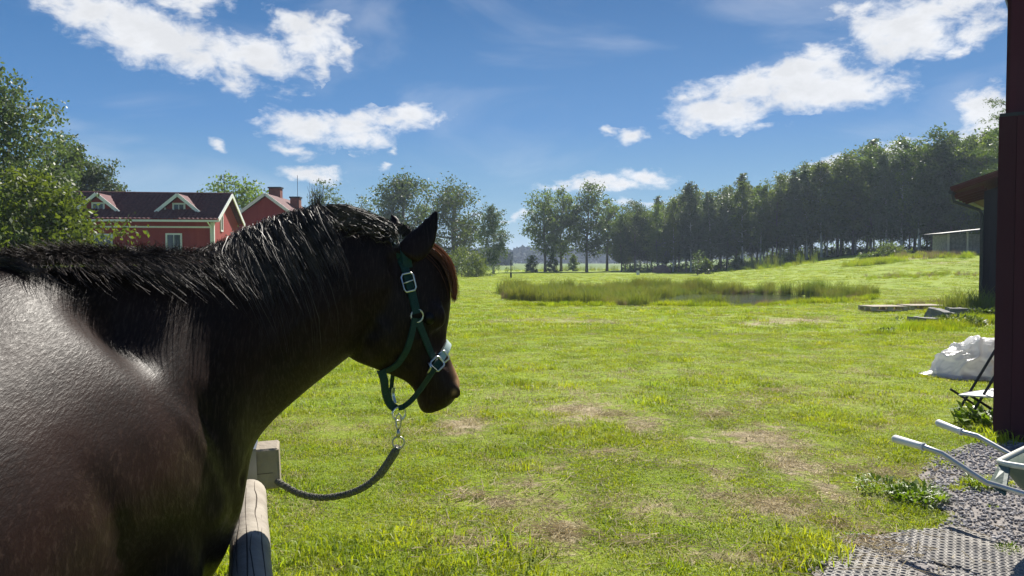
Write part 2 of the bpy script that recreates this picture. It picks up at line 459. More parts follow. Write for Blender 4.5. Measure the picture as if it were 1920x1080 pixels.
def ground_mat():
    m = bpy.data.materials.new('lawn_ground'); m.use_nodes = True
    t = m.node_tree; b = t.nodes['Principled BSDF']; N = t.nodes.new; L = t.links.new
    b.inputs['Roughness'].default_value = .9; b.inputs['Specular IOR Level'].default_value = .15
    g = N('ShaderNodeNewGeometry')
    def noise(s, d=5, r=.6, vec=None, st=None):
        n = N('ShaderNodeTexNoise'); n.inputs['Scale'].default_value = s; n.inputs['Detail'].default_value = d; n.inputs['Roughness'].default_value = r
        src = g.outputs['Position']
        if st:
            mp = N('ShaderNodeMapping'); mp.inputs['Scale'].default_value = st; L(src, mp.inputs['Vector']); src = mp.outputs[0]
        L(src, n.inputs['Vector']); return n.outputs['Fac']
    def mr(v, a, b_, c=0., d=1.):
        n = N('ShaderNodeMapRange'); n.inputs['From Min'].default_value = a; n.inputs['From Max'].default_value = b_
        n.inputs['To Min'].default_value = c; n.inputs['To Max'].default_value = d; L(v, n.inputs['Value']); return n.outputs[0]
    def mix(f, a, b_):
        n = N('ShaderNodeMixRGB')
        for k, v in enumerate((f, a, b_)):
            if isinstance(v, tuple): n.inputs[k].default_value = (*v, 1)
            elif isinstance(v, float): n.inputs[k].default_value = v
            else: L(v, n.inputs[k])
        return n.outputs[0]
    def ma(op, a, b_=None, c=None):
        n = N('ShaderNodeMath'); n.operation = op
        for k, v in enumerate((a, b_, c)):
            if v is None: continue
            if isinstance(v, (int, float)): n.inputs[k].default_value = v
            else: L(v, n.inputs[k])
        return n.outputs[0]
    grass = mix(mr(noise(.35, 6), .35, .65), (.235, .330, .022), (.335, .415, .036))
    grass = mix(mr(noise(6, 6, .7), .42, .62), grass, (.175, .235, .020))
    grass = mix(ma('MULTIPLY', mr(noise(.9, 5, .7, st=(.5, 1, 1)), .56, .70), .75), grass, (.34, .33, .10))
    straw = mix(mr(noise(14, 6, .7), .4, .6), (.34, .27, .16), (.56, .47, .30))
    straw = mix(mr(noise(3, 4), .5, .6), straw, (.27, .21, .13))
    at = N('ShaderNodeAttribute'); at.attribute_name = 'worn'
    wv = ma('ADD', at.outputs['Fac'], ma('MULTIPLY_ADD', noise(5.5, 8, .78), 2.6, -1.36))
    col = mix(mr(wv, .28, .62), grass, straw)
    # crop field beyond the lawn
    sp = N('ShaderNodeSeparateXYZ'); L(g.outputs['Position'], sp.inputs[0])
    field = mix(mr(noise(.02, 3, st=(1, .3, 1)), .4, .6), (.10, .165, .03), (.15, .20, .05))
    col = mix(mr(ma('ADD', sp.outputs['Y'], ma('MULTIPLY', noise(.05), 20)), 150, 156), col, field)
    L(col, b.inputs['Base Color'])
    bn = N('ShaderNodeBump'); bn.inputs['Strength'].default_value = .9; bn.inputs['Distance'].default_value = .05
    L(ma('ADD', noise(18, 6, .8), ma('MULTIPLY', noise(2.4, 5), 2.2)), bn.inputs['Height']); L(bn.outputs[0], b.inputs['Normal'])
    tr = N('ShaderNodeBsdfTranslucent'); L(col, tr.inputs[0])
    return m
me = idx_mesh('ground', V, Fq, ground_mat(), True)
at = me.attributes.new('worn', 'FLOAT', 'POINT'); at.data.foreach_set('value', soil_val(V[:, 0], V[:, 1]).astype(np.float32))
ground = tag(link('ground', me), kind='structure')

# finer sheet of the yard in front, where the worn patches are small (4 mm above the big sheet)
xs = np.linspace(-5.5, 9, 240); ys = np.linspace(1.5, 17.5, 260)
X, Yg = np.meshgrid(xs, ys)
rng = np.random.RandomState(5)
def vnoise(x, y, s, seed):
    r = np.random.RandomState(seed); g = r.rand(64, 64)
    u = (x / s) % 64; v = (y / s) % 64; i0 = np.floor(u).astype(int) % 64; j0 = np.floor(v).astype(int) % 64
    fu = u - np.floor(u); fv = v - np.floor(v); fu = fu * fu * (3 - 2 * fu); fv = fv * fv * (3 - 2 * fv)
    i1 = (i0 + 1) % 64; j1 = (j0 + 1) % 64
    return (g[i0, j0] * (1 - fu) + g[i1, j0] * fu) * (1 - fv) + (g[i0, j1] * (1 - fu) + g[i1, j1] * fu) * fv
edge = np.minimum(np.minimum(X + 5.5, 9 - X), np.minimum(Yg - 1.5, 17.5 - Yg))
Z = gh(X, Yg) + 0.006 + (vnoise(X, Yg, .35, 1) * .022 + vnoise(X, Yg, .12, 2) * .012) * sstep(edge / .8) - 0.02 * (edge <= 1e-6)
V = np.stack([X, Yg, Z], -1).reshape(-1, 3)
nx, ny = len(xs), len(ys)
i = np.arange(ny - 1)[:, None] * nx + np.arange(nx - 1)[None, :]
Fq = np.stack([i, i + 1, i + 1 + nx, i + nx], -1).reshape(-1, 4)
me2 = idx_mesh('ground_near', V, Fq, me.materials[0], True)
at = me2.attributes.new('worn', 'FLOAT', 'POINT'); at.data.foreach_set('value', soil_val(V[:, 0], V[:, 1]).astype(np.float32))
yard = tag(link('ground', me2), kind='structure')

# gravel bed at the barn corner
GRAVEL_PX = [(1725, 870), (1745, 905), (1735, 940), (1790, 962), (1760, 990), (1560, 1006), (1525, 1040), (1560, 1100), (1980, 1160), (2250, 1100), (2350, 840), (1860, 822), (1800, 835)]
GP = [Gz(*p, .045) for p in GRAVEL_PX]
def in_poly(x, y, poly):
    r = np.zeros(x.shape, bool); n = len(poly)
    for k in range(n):
        x1, y1 = poly[k].x, poly[k].y; x2, y2 = poly[(k + 1) % n].x, poly[(k + 1) % n].y
        c = ((y1 > y) != (y2 > y)) & (x < (x2 - x1) * (y - y1) / (y2 - y1 + 1e-12) + x1)
        r ^= c
    return r
M_gravelbed = pmat('gravel_bed', (.17, .155, .15), (.32, .29, .27), 30, .95, .8, 60, coords='World')
cx_, cy_ = sum(p.x for p in GP) / len(GP), sum(p.y for p in GP) / len(GP)
bm = bmesh.new()
rim = []
for k in range(len(GP)):
    a, b2 = GP[k], GP[(k + 1) % len(GP)]
    for s_ in range(6):
        q = a.lerp(b2, s_ / 6); j = .06
        rim.append(bm.verts.new((q.x + random.uniform(-j, j), q.y + random.uniform(-j, j), .030)))
bm.faces.new(rim)
bmesh.ops.triangulate(bm, faces=bm.faces[:])
me = bpy.data.meshes.new('gravel_bed'); bm.to_mesh(me); bm.free()
tag(link('gravel_bed', me, M_gravelbed), kind='structure')

# loose stones of the gravel
def rand_rots(n, rng):
    q = rng.normal(size=(n, 4)); q /= np.linalg.norm(q, axis=1)[:, None]
    w, x, y, z = q.T
    return np.stack([np.stack([1 - 2 * (y * y + z * z), 2 * (x * y - z * w), 2 * (x * z + y * w)], -1),
                     np.stack([2 * (x * y + z * w), 1 - 2 * (x * x + z * z), 2 * (y * z - x * w)], -1),
                     np.stack([2 * (x * z - y * w), 2 * (y * z + x * w), 1 - 2 * (x * x + y * y)], -1)], 1)
_t = (1 + 5 ** .5) / 2
ICO_V = np.array([(-1, _t, 0), (1, _t, 0), (-1, -_t, 0), (1, -_t, 0), (0, -1, _t), (0, 1, _t), (0, -1, -_t), (0, 1, -_t), (_t, 0, -1), (_t, 0, 1), (-_t, 0, -1), (-_t, 0, 1)]) / 1.9
ICO_F = np.array([(0, 11, 5), (0, 5, 1), (0, 1, 7), (0, 7, 10), (0, 10, 11), (1, 5, 9), (5, 11, 4), (11, 10, 2), (10, 7, 6), (7, 1, 8), (3, 9, 4), (3, 4, 2), (3, 2, 6), (3, 6, 8), (3, 8, 9), (4, 9, 5), (2, 4, 11), (6, 2, 10), (8, 6, 7), (9, 8, 1)])
def stones(x, y, z, size, rng, flat=.6):
    n = len(x)
    V = ICO_V[None] * (1 + rng.uniform(-.28, .28, (n, 12, 1)))
    V = V * rng.uniform(.6, 1.25, (n, 1, 3))
    V = np.einsum('nij,nkj->nki', rand_rots(n, rng), V) * size[:, None, None]
    V[:, :, 2] *= flat
    V += np.stack([x, y, z], -1)[:, None]
    Fa = ICO_F[None] + (np.arange(n) * 12)[:, None, None]
    return V.reshape(-1, 3), Fa.reshape(-1, 3)
rng = np.random.RandomState(11)
n0 = 34000
gx = rng.uniform(1.4, 6.2, n0); gy = rng.uniform(3.3, 7.6, n0)
jit = vnoise(gx, gy, .2, 9) * .30 - .15 + rng.normal(size=n0) * .05
mat_poly = [Gz(*p, .06) for p in [(1535, 1018), (1640, 1002), (1800, 978), (1930, 1030), (2200, 1100), (2300, 1200), (1500, 1200)]]
ok = in_poly(gx + jit, gy + jit * .6, GP)
inm = in_poly(gx, gy, mat_poly)
ok &= ~(inm & (rng.rand(n0) < .55))
gx, gy = gx[ok], gy[ok]
sz = rng.uniform(.005, .015, len(gx)) * (1 - .35 * in_poly(gx, gy, mat_poly))
V, Fa = stones(gx, gy, .034 + sz * .25, sz, rng)
M_stone = pmat('gravel_stone', (.16, .155, .165), (.42, .40, .40), 12, .85, .2, 90, coords='World', detail=2)
tag(link('gravel', idx_mesh('gravel', V, Fa, M_stone)), kind='stuff')

# ================================================================== grass (one mass, instanced tufts)
def blades(n, R, hmin, hmax, w, rng, lean=.5, disc=True):
    """a tuft: n bent blades, 3 triangles' worth each (a quad and a tip)"""
    r = R * np.sqrt(rng.rand(n)); a = rng.rand(n) * 2 * np.pi
    bx, by = r * np.cos(a), r * np.sin(a)
    h = rng.uniform(hmin, hmax, n); th = rng.rand(n) * 2 * np.pi; ln = rng.uniform(.1, lean * 2, n)
    fa = rng.rand(n) * 2 * np.pi; ww = w * rng.uniform(.6, 1.3, n)
    wx, wy = np.cos(fa) * ww / 2, np.sin(fa) * ww / 2
    dx, dy = np.cos(th), np.sin(th)
    m1x, m1y, m1z = bx + dx * h * ln * .28, by + dy * h * ln * .28, h * .58
    tx, ty, tz = bx + dx * h * ln, by + dy * h * ln, h * np.clip(1 - ln * .35, .3, 1)
    z = np.zeros(n)
    V = np.stack([np.stack([bx - wx, by - wy, z - .01], -1), np.stack([bx + wx, by + wy, z - .01], -1),
                  np.stack([m1x + wx * .8, m1y + wy * .8, m1z], -1), np.stack([m1x - wx * .8, m1y - wy * .8, m1z], -1),
                  np.stack([tx, ty, tz], -1)], 1)
    return V
def blade_mesh(name, V, m):
    n = len(V); me = bpy.data.meshes.new(name)
    me.vertices.add(n * 5); me.vertices.foreach_set('co', V.astype(np.float32).reshape(-1))
    q = np.arange(n)[:, None] * 5
    lp = np.concatenate([q + np.array([[0, 1, 2, 3]]), q + np.array([[3, 2, 4]])], 1).reshape(-1)
    me.loops.add(n * 7); me.loops.foreach_set('vertex_index', lp.astype(np.int32))
    ls = np.stack([np.arange(n) * 7, np.arange(n) * 7 + 4], -1).reshape(-1)
    me.polygons.add(n * 2); me.polygons.foreach_set('loop_start', ls.astype(np.int32))
    me.update(calc_edges=True); me.materials.append(m)
    return me
def scatter(name, pts, rotz, scl, variants, kind='stuff', idx=None):
    """a mesh of points that instances the variant meshes"""
    me = bpy.data.meshes.new(name); me.vertices.add(len(pts)); me.vertices.foreach_set('co', np.asarray(pts, np.float32).reshape(-1))
    rot = np.zeros((len(pts), 3), np.float32); rot[:, 2] = rotz
    a = me.attributes.new('rot', 'FLOAT_VECTOR', 'POINT'); a.data.foreach_set('vector', rot.reshape(-1))
    s = np.asarray(scl, np.float32)
    if s.ndim == 1: s = np.stack([s, s, s], -1)
    a = me.attributes.new('scl', 'FLOAT_VECTOR', 'POINT'); a.data.foreach_set('vector', s.reshape(-1))
    if idx is None: idx = np.random.randint(0, len(variants), len(pts))
    a = me.attributes.new('idx', 'INT', 'POINT'); a.data.foreach_set('value', np.asarray(idx, np.int32))
    src = bpy.data.collections.new(name + '_source')
    for k, v in enumerate(variants):
        o = bpy.data.objects.new('%s_tuft_%02d' % (name, k), v); src.objects.link(o)
    ng = bpy.data.node_groups.new(name + '_scatter', 'GeometryNodeTree')
    ng.interface.new_socket('Geometry', in_out='INPUT', socket_type='NodeSocketGeometry')
    ng.interface.new_socket('Geometry', in_out='OUTPUT', socket_type='NodeSocketGeometry')
    N = ng.nodes.new; L = ng.links.new
    gi = N('NodeGroupInput'); go = N('NodeGroupOutput'); iop = N('GeometryNodeInstanceOnPoints'); ci = N('GeometryNodeCollectionInfo')
    ci.inputs['Collection'].default_value = src; ci.inputs['Separate Children'].default_value = True; ci.inputs['Reset Children'].default_value = True
    def attr(nm, ty):
        n = N('GeometryNodeInputNamedAttribute'); n.data_type = ty; n.inputs['Name'].default_value = nm; return n.outputs['Attribute']
    L(gi.outputs[0], iop.inputs['Points']); L(ci.outputs[0], iop.inputs['Instance'])
    iop.inputs['Pick Instance'].default_value = True
    L(attr('idx', 'INT'), iop.inputs['Instance Index'])
    L(attr('rot', 'FLOAT_VECTOR'), iop.inputs['Rotation']); L(attr('scl', 'FLOAT_VECTOR'), iop.inputs['Scale'])
    L(iop.outputs[0], go.inputs[0])
    o = link(name, me); md = o.modifiers.new('scatter', 'NODES'); md.node_group = ng
    return tag(o, kind=kind)

rng = np.random.RandomState(21)
def lushness(x, y):
    w = soil_val(x, y); n = vnoise(x, y, .55, 31) * .55 + vnoise(x, y, .17, 32) * .45
    return np.clip(.98 - w * 1.5 + (n - .5) * 1.5 - .35 * (vnoise(x, y, 1.3, 33) > .68) * (y < 14), 0, 1)
short = [blade_mesh('lawn_tuft', blades(70, .11, .012, .042, .0045, rng, .8), M_grass) for _ in range(6)]
mid = [blade_mesh('lawn_tuft', blades(60, .09, .03, .085, .0050, rng, .7), M_grass) for _ in range(4)]
dry = [blade_mesh('dry_tuft', blades(34, .10, .012, .05, .0035, rng, 1.4), M_drygrass) for _ in range(3)]
variants = short + mid + dry
def zone(y0, y1, n, half=.70):
    y = np.sqrt(rng.uniform(y0 ** 2, y1 ** 2, n)); x = y * rng.uniform(-half, half, n); return x, y
GX, GY, GS, GI = [], [], [], []
def lay(x, y, s_base, tall_gain=0):
    L_ = lushness(x, y); inb = in_poly(x, y, GP)
    keep = (rng.rand(len(x)) < L_ ** 1.2 + .02) & ~inb
    isdry = rng.rand(len(x)) < (.09 + .6 * (1 - L_))
    tall = (vnoise(x, y, .8, 40) > .70) & (rng.rand(len(x)) < .4)
    idx = np.where(isdry, rng.randint(10, 13, len(x)), np.where(tall, rng.randint(6, 10, len(x)), rng.randint(0, 6, len(x))))
    keep |= isdry & ~inb & (rng.rand(len(x)) < .6)
    GX.append(x[keep]); GY.append(y[keep]); GI.append(idx[keep]); GS.append((s_base * rng.uniform(.7, 1.25, len(x)))[keep])
x, y = zone(3.0, 8.5, 17000); lay(x, y, 1.0)
x, y = zone(8.5, 18, 15000); lay(x, y, 1.35)
x, y = zone(18, 45, 16000); r_ = np.sqrt(((x - POND[0]) / POND[2]) ** 2 + ((y - POND[1]) / POND[3]) ** 2); lay(x[r_ > 1], y[r_ > 1], 1.9)
x, y = zone(45, 105, 13000, .66); GX.append(x); GY.append(y); GI.append(rng.randint(0, 6, len(x))); GS.append(rng.uniform(2.4, 4.0, len(x)))
x, y = zone(2.6, 4.6, 500); k = x < .2; GX.append(x[k]); GY.append(y[k]); GI.append(rng.randint(6, 10, k.sum())); GS.append(rng.uniform(.9, 1.7, k.sum()))
# tall fringe along the barn wall and the gravel edge
for (px, py, sx, sy, n, sc) in [(1700, 860, 30, 20, 60, 1.2), (1852, 815, 8, 16, 60, 1.9), (1560, 985, 70, 6, 30, .9), (1500, 1040, 40, 25, 70, 1.3), (1700, 966, 50, 6, 40, .9), (1842, 916, 30, 7, 30, .9), (1890, 1045, 10, 5, 8, .8)]:
    for _ in range(n):
        g = G(px + rng.normal() * sx * .6, py + rng.normal() * sy * .6)
        GX.append(np.array([g.x])); GY.append(np.array([g.y])); GI.append(np.array([rng.randint(3, 10)])); GS.append(np.array([sc * rng.uniform(.6, 1.1)]))
x = np.concatenate(GX); y = np.concatenate(GY); s = np.concatenate(GS); ii = np.concatenate(GI)
z = gh(x, y) + .012
z = np.where(in_poly(x, y, GP), .034, z)
sc3 = np.stack([s * 1.15, s * 1.15, s * rng.uniform(.75, 1.15, len(s))], -1)
# far away the tufts widen but do not get taller
far = np.clip((y - 8) / 30, 0, 1); sc3[:, 2] *= (1 - .45 * far)
scatter('lawn_grass', np.stack([x, y, z], -1), rng.rand(len(x)) * 6.28, sc3, variants, idx=ii)

# ------------------------------------------------------------------ straw lying about
rng = np.random.RandomState(77)
sx, sy = [], []
for (cx, cy, rx, ry, w) in WORN[:15] + WORN[22:60]:
    n = int(130 * w); sx.append(rng.normal(cx, rx * .7, n)); sy.append(rng.normal(cy, ry * .7, n))
sx.append(rng.uniform(-1.5, 3, 160)); sy.append(rng.uniform(3.2, 7, 160))
sx = np.concatenate(sx); sy = np.concatenate(sy); n = len(sx)
L_ = rng.uniform(.04, .20, n) * (rng.rand(n) ** 1.3 + .25); th = rng.rand(n) * 6.28; w = rng.uniform(.0015, .0032, n)
z0 = gh(sx, sy) + rng.uniform(.03, .055, n); z1 = z0 + rng.uniform(-.008, .03, n)
dx, dy = np.cos(th) * L_, np.sin(th) * L_; ox, oy = -np.sin(th) * w, np.cos(th) * w
A = np.stack([sx, sy, z0], -1); B = np.stack([sx + dx, sy + dy, z1], -1); O = np.stack([ox, oy, w * 0], -1); U = np.stack([w * 0, w * 0, w * 1.2], -1)
q = np.concatenate([np.stack([A - O, A + U, B + U, B - O], 1), np.stack([A + U, A + O, B + O, B + U], 1)])
M_straw = pmat('straw', (.58, .48, .30), (.74, .66, .45), 5, .6, trans=.5, coords='World')
tag(link('straw', poly_mesh('straw', q, 4, M_straw)), kind='stuff')

# ------------------------------------------------------------------ reeds and rough grass round the pond
rng = np.random.RandomState(5)
reedv = [blade_mesh('reed_clump', blades(34, .24, .4, 1.05, .017, rng, .30), M_reed) for _ in range(5)]
roughv = [blade_mesh('rough_clump', blades(60, .24, .14, .36, .014, rng, .35), M_grass) for _ in range(4)]
M_seed = pmat('seed_grass', (.22, .15, .08), (.30, .24, .13), 1, .7, trans=.35, coords='World')
seedv = [blade_mesh('seed_clump', blades(40, .26, .25, .55, .010, rng, .25), M_seed) for _ in range(3)]
n = 11000
a = rng.rand(n) * 6.283; r_ = np.sqrt(rng.rand(n)) * 1.06
x = POND[0] + POND[2] * r_ * np.cos(a); y = POND[1] + POND[3] * r_ * np.sin(a)
wob = (vnoise(x, y, 1.5, 3) - .5) * .16; r2 = r_ + wob
open_w = np.sqrt(((x - 11.9) / 3.7) ** 2 + ((y - 39.4) / 5.0) ** 2) < 1
near = y < POND[1] - .5
keep = (r2 < 1.0) & (r2 > .25) & ~open_w
lowzone = (x > 5.0) & (y < 35.0)
idx = np.where(lowzone, rng.randint(5, 9, n), rng.randint(0, 5, n))
sd = (vnoise(x, y, 1.2, 8) > .62) & (rng.rand(n) < .6); idx = np.where(sd, rng.randint(9, 12, n), idx)
x, y, idx = x[keep], y[keep], idx[keep]
scl = np.where((x > 6) & (y < 35), .95, .88) * (.35 + .75 * rng.rand(len(x)) ** .8) * np.where(idx >= 5, 1.05, 1) * (.65 + .6 * vnoise(x, y, 1.0, 13))
scatter('reeds', np.stack([x, y, gh(x, y)], -1), rng.rand(len(x)) * 6.28, scl, reedv + roughv + seedv, idx=idx)
# rough growth: strips along the wood edge, weeds by the slabs, unmown strips
x, y, s, idx = [], [], [], []
def strip(px0, py0, px1, py1, n, spread, sc, kinds):
    for _ in range(n):
        t = rng.rand(); g = G(px0 + (px1 - px0) * t, py0 + (py1 - py0) * t)
        x.append(g.x + rng.normal() * spread); y.append(g.y + rng.normal() * spread); s.append(sc * rng.uniform(.6, 1.2)); idx.append(rng.choice(kinds))
strip(1600, 497, 1665, 492, 140, .7, 1.6, [5, 6, 7, 8]); strip(1630, 522, 1790, 515, 120, .8, .7, [5, 6, 7, 8, 9])
strip(1380, 505, 1500, 497, 120, 1.5, 1.7, [5, 6, 7, 0]); strip(900, 508, 1350, 506, 260, 2.0, 1.2, [5, 6, 7, 8, 1, 2])
strip(1690, 483, 1800, 481, 90, 1.2, 1.5, [5, 6, 9]); strip(950, 574, 1500, 572, 200, .22, .7, [5, 6, 7])
strip(1730, 622, 1862, 600, 260, .28, .75, [5, 6, 7, 8]); strip(1700, 578, 1840, 574, 120, .5, .7, [5, 6, 9, 10]); strip(1620, 628, 1690, 626, 50, .15, .35, [5, 6])
strip(1790, 590, 1862, 588, 120, .3, .9, [5, 6, 7, 0])
x = np.array(x); y = np.array(y)
scatter('rough_grass', np.stack([x, y, gh(x, y)], -1), rng.rand(len(x)) * 6.28, np.array(s), reedv + roughv + seedv, idx=np.array(idx))

# water of the pond, with duckweed and glints from the sky
mw = pmat('pond_water', (.02, .028, .02), (.035, .05, .02), .8, .06, 1.0, 2.6, (1, 2.2, 1), spec=.9, coords='World', bdist=.02)
th = np.linspace(0, 2 * np.pi, 48, endpoint=False)
bmv = MB(); c = [(POND[0] + POND[2] * .99 * math.cos(t), POND[1] + POND[3] * .99 * math.sin(t), -.17) for t in th]
bmv.add(c, [tuple(range(48))]); tag(bmv.obj('pond_water', mw), kind='structure')

# ------------------------------------------------------------------ weeds with broad leaves
def weed_mesh(name, n, R, L, rng, mat=M_weed, up=.9):
    V = []
    for _ in range(n):
        a = rng.rand() * 6.28; r = R * math.sqrt(rng.rand()); bx, by = r * math.cos(a), r * math.sin(a)
        th = a + rng.normal() * .8; l = L * rng.uniform(.5, 1.1); w = l * rng.uniform(.22, .38); el = rng.uniform(.25, up * 1.4)
        d = np.array([math.cos(th) * math.cos(el), math.sin(th) * math.cos(el), math.sin(el)]); sd = np.array([-math.sin(th), math.cos(th), 0])
        h0 = rng.uniform(0, L * .7); b = np.array([bx, by, h0])
        m = b + d * l * .5; tip = b + d * l - np.array([0, 0, l * rng.uniform(.1, .4)])
        V.append([b, m + sd * w * .5 + [0, 0, w * .12], tip, m]); V.append([b, m, tip, m - sd * w * .5 + [0, 0, w * .12]])
    return poly_mesh(name, V, 4, mat)
rng = np.random.RandomState(8)
WEEDS = [(1722, 948, .17, .085, 330, 'bright leafy weed clump at the gravel edge beside the mat'),
         (1655, 925, .18, .065, 260, 'low leafy weed patch left of the bright clump by the gravel'),
         (1842, 922, .12, .06, 130, 'leafy weed growing in the gravel under the wheelbarrow handle'),
         (1598, 1017, .035, .04, 24, 'tiny bright weed sprouting at the corner of the rubber mat'),
         (1890, 1050, .06, .035, 40, 'small weed pushing up through the rubber mat')]
for (px, py, R, L, n, lab) in WEEDS:
    g = G(px, py); z = .048 if in_poly(np.array([g.x]), np.array([g.y]), GP)[0] else .03
    tag(link('weed', weed_mesh('weed', n, R, L, rng), None, None, (g.x, g.y, z)), lab, 'weed', 'weeds by the gravel')
M_weedfar = pmat('nettle_leaf', (.06, .10, .02), (.10, .14, .03), 4, .5, trans=.35, tcol=(1.4, 1.4, .6))
for (px, py, R, L, n, lab) in [(1800, 610, .55, .22, 420, 'leafy weed bank in front of the grey slabs by the barn'), (1848, 598, .45, .28, 380, 'taller leafy weeds against the downpipe of the second barn'),
                               (1690, 604, .3, .12, 60, 'thin low weeds beside the grey slabs'), (1660, 626, .22, .12, 70, 'dark low weed tuft alone on the lawn below the pallets'),
                               (1848, 806, .25, .20, 200, 'leafy weeds at the foot of the barn wall corner')]:
    g = G(px, py)
    tag(link('weed_bank', weed_mesh('weed_bank', n, R, L, rng, M_weedfar if py < 700 else M_weed), None, None, (g.x, g.y, g.z + .01)), lab, 'weeds', kind='stuff')

# ================================================================== trees
def quads_at(C, size, rng, droop=0.0, aspect=.55):
    """leaf-like rhombi round the points C"""
    n = len(C); d = rng.normal(size=(n, 3)); d[:, 2] -= droop; d /= np.linalg.norm(d, axis=1)[:, None]
    o = rng.normal(size=(n, 3)); o = np.cross(d, o); o /= np.linalg.norm(o, axis=1)[:, None] + 1e-9
    s = size * rng.uniform(.6, 1.4, n); l = d * s[:, None] * .5; w = o * s[:, None] * aspect * .5
    return np.stack([C - l, C + w - l * .1, C + l, C - w - l * .1], 1)
def tree_parts(H, base, R, style, seed, leaf, nleaf, profile=None, trunk_r=None, nlimb=None, dens=1.0, two=False):
    """returns (trunk mesh builder, leaf quads). base: height where the crown starts; R: crown radius"""
    rng = np.random.RandomState(seed); mb = MB()
    tr = trunk_r or H * .017
    lean = rng.normal(size=2) * H * .02
    def axis(t): return np.array([lean[0] * t * t + .02 * H * math.sin(t * 5 + seed) * t, lean[1] * t * t + .015 * H * math.sin(t * 4 + seed * 2) * t, H * t])
    tp = .93 if style != 'oak' else .72
    mb.tube([axis(t) for t in np.linspace(0, tp, 9)], [tr * (1.25 if t == 0 else (1 - t) ** .8 * .95 + .06) for t in np.linspace(0, tp, 9)], 7)
    def prof(u):   # crown radius over crown height 0..1
        if profile: return profile(u)
        if style == 'birch': return R * (math.sin(math.pi * min(1, u * .93 + .07)) ** .75) * (1 - .25 * u)
        if style == 'cone': return R * (1 - u) ** .8 * min(1, (u + .05) * 6)
        return R * (max(0, 1 - (2 * u - .92) ** 2) ** .5 * .95 + .05)
    nl = nlimb or {'oak': 15, 'birch': 24, 'cone': 34, 'alder': 20}.get(style, 18)
    C = []; W = []
    for k in range(nl):
        u = (k + rng.rand() * .9) / nl * .93 + .02
        hz = base + (H - base) * u; t = min(tp, (hz / H) * (.82 if style in ('oak', 'alder') else .95))
        a0 = axis(t); ang = k * 2.399 + rng.normal() * .35
        r = prof(u) * rng.uniform(.72, 1.12); end = np.array([a0[0] + math.cos(ang) * r, a0[1] + math.sin(ang) * r, hz + rng.normal() * H * .01])
        if style == 'birch': midp = (a0 + end) / 2 + np.array([0, 0, r * .35])
        elif style == 'cone': midp = (a0 + end) / 2 + np.array([0, 0, r * .05]); end[2] -= r * .15
        else: midp = (a0 + end) / 2 + np.array([0, 0, -r * .10])
        lr = max(.012 * H * .3, tr * .42 * (1 - u * .6))
        pts = [a0 * (1 - s) ** 2 + 2 * midp * s * (1 - s) + end * s * s for s in np.linspace(0, 1, 5)]
        mb.tube(pts, [lr * (1 - .8 * s) for s in np.linspace(0, 1, 5)], 5, cap=False)
        nc = 3 + int(r / R * 5)
        for s in np.linspace(.38, 1.0, nc):
            p = a0 * (1 - s) ** 2 + 2 * midp * s * (1 - s) + end * s * s
            for q in range(2 if s > .6 else 1):
                off = rng.normal(size=3) * R * .17 * (.5 + s * .7); off[2] *= .7
                c = p + off; C.append(c); W.append(rng.uniform(.5, 1.3))
                if q == 0 and s > .5 and H * .3 > 2: mb.tube([p, (p + c) / 2 + [0, 0, .05], c], [lr * .35, lr * .2, lr * .1], 3, cap=False)
    for k in range(6 if style != 'cone' else 3):
        C.append(axis(tp) + np.array([rng.normal() * R * .10, rng.normal() * R * .10, (H - H * tp) * rng.rand() * (1.0 if style != 'oak' else .95)])); W.append(.8)
    C = np.array(C); W = np.array(W) / sum(W)
    ch = rng.choice(len(C), nleaf, p=W)
    cl = R * (.155 if style in ('oak', 'alder') else .13) * dens
    o = rng.normal(size=(nleaf, 3))
    if style == 'birch':
        o[:, :2] *= cl * .62; o[:, 2] = -np.abs(o[:, 2]) * cl * 2.2 + cl * .8
    elif style == 'cone':
        o[:, :2] *= cl * 1.1; o[:, 2] *= cl * .6
    else:
        o *= cl * np.array([1.1, 1.1, .78])
    Q = quads_at(C[ch] + o, leaf, rng, .8 if style == 'birch' else .15)
    return mb, Q
def make_tree(label, H, base, R, style, seed, leaf, nleaf, mleaf, mtrunk, loc, group=None, name=None, cat='tree', **kw):
    mb, Q = tree_parts(H, base, R, style, seed, leaf, nleaf, **kw)
    nm = name or {'birch': 'birch_tree', 'oak': 'oak_tree', 'cone': 'spruce_tree', 'alder': 'alder_tree', 'bush': 'bush'}.get(style, 'tree')
    e = empty(nm, loc, label, cat, group, random.uniform(0, .3))
    t = mb.obj('trunk', mtrunk, e, True)
    c = link('crown', poly_mesh('crown', Q, 4, mleaf), None, e)
    KIDS[e.name] = [t, c]; LEAFS.update((t.name, c.name))
    return e
def tp(px, Y): return on_ground(px, Y)
def hgt(py, Y, g): return CAMZ + (490 - py) / F_PX * Y - g.z

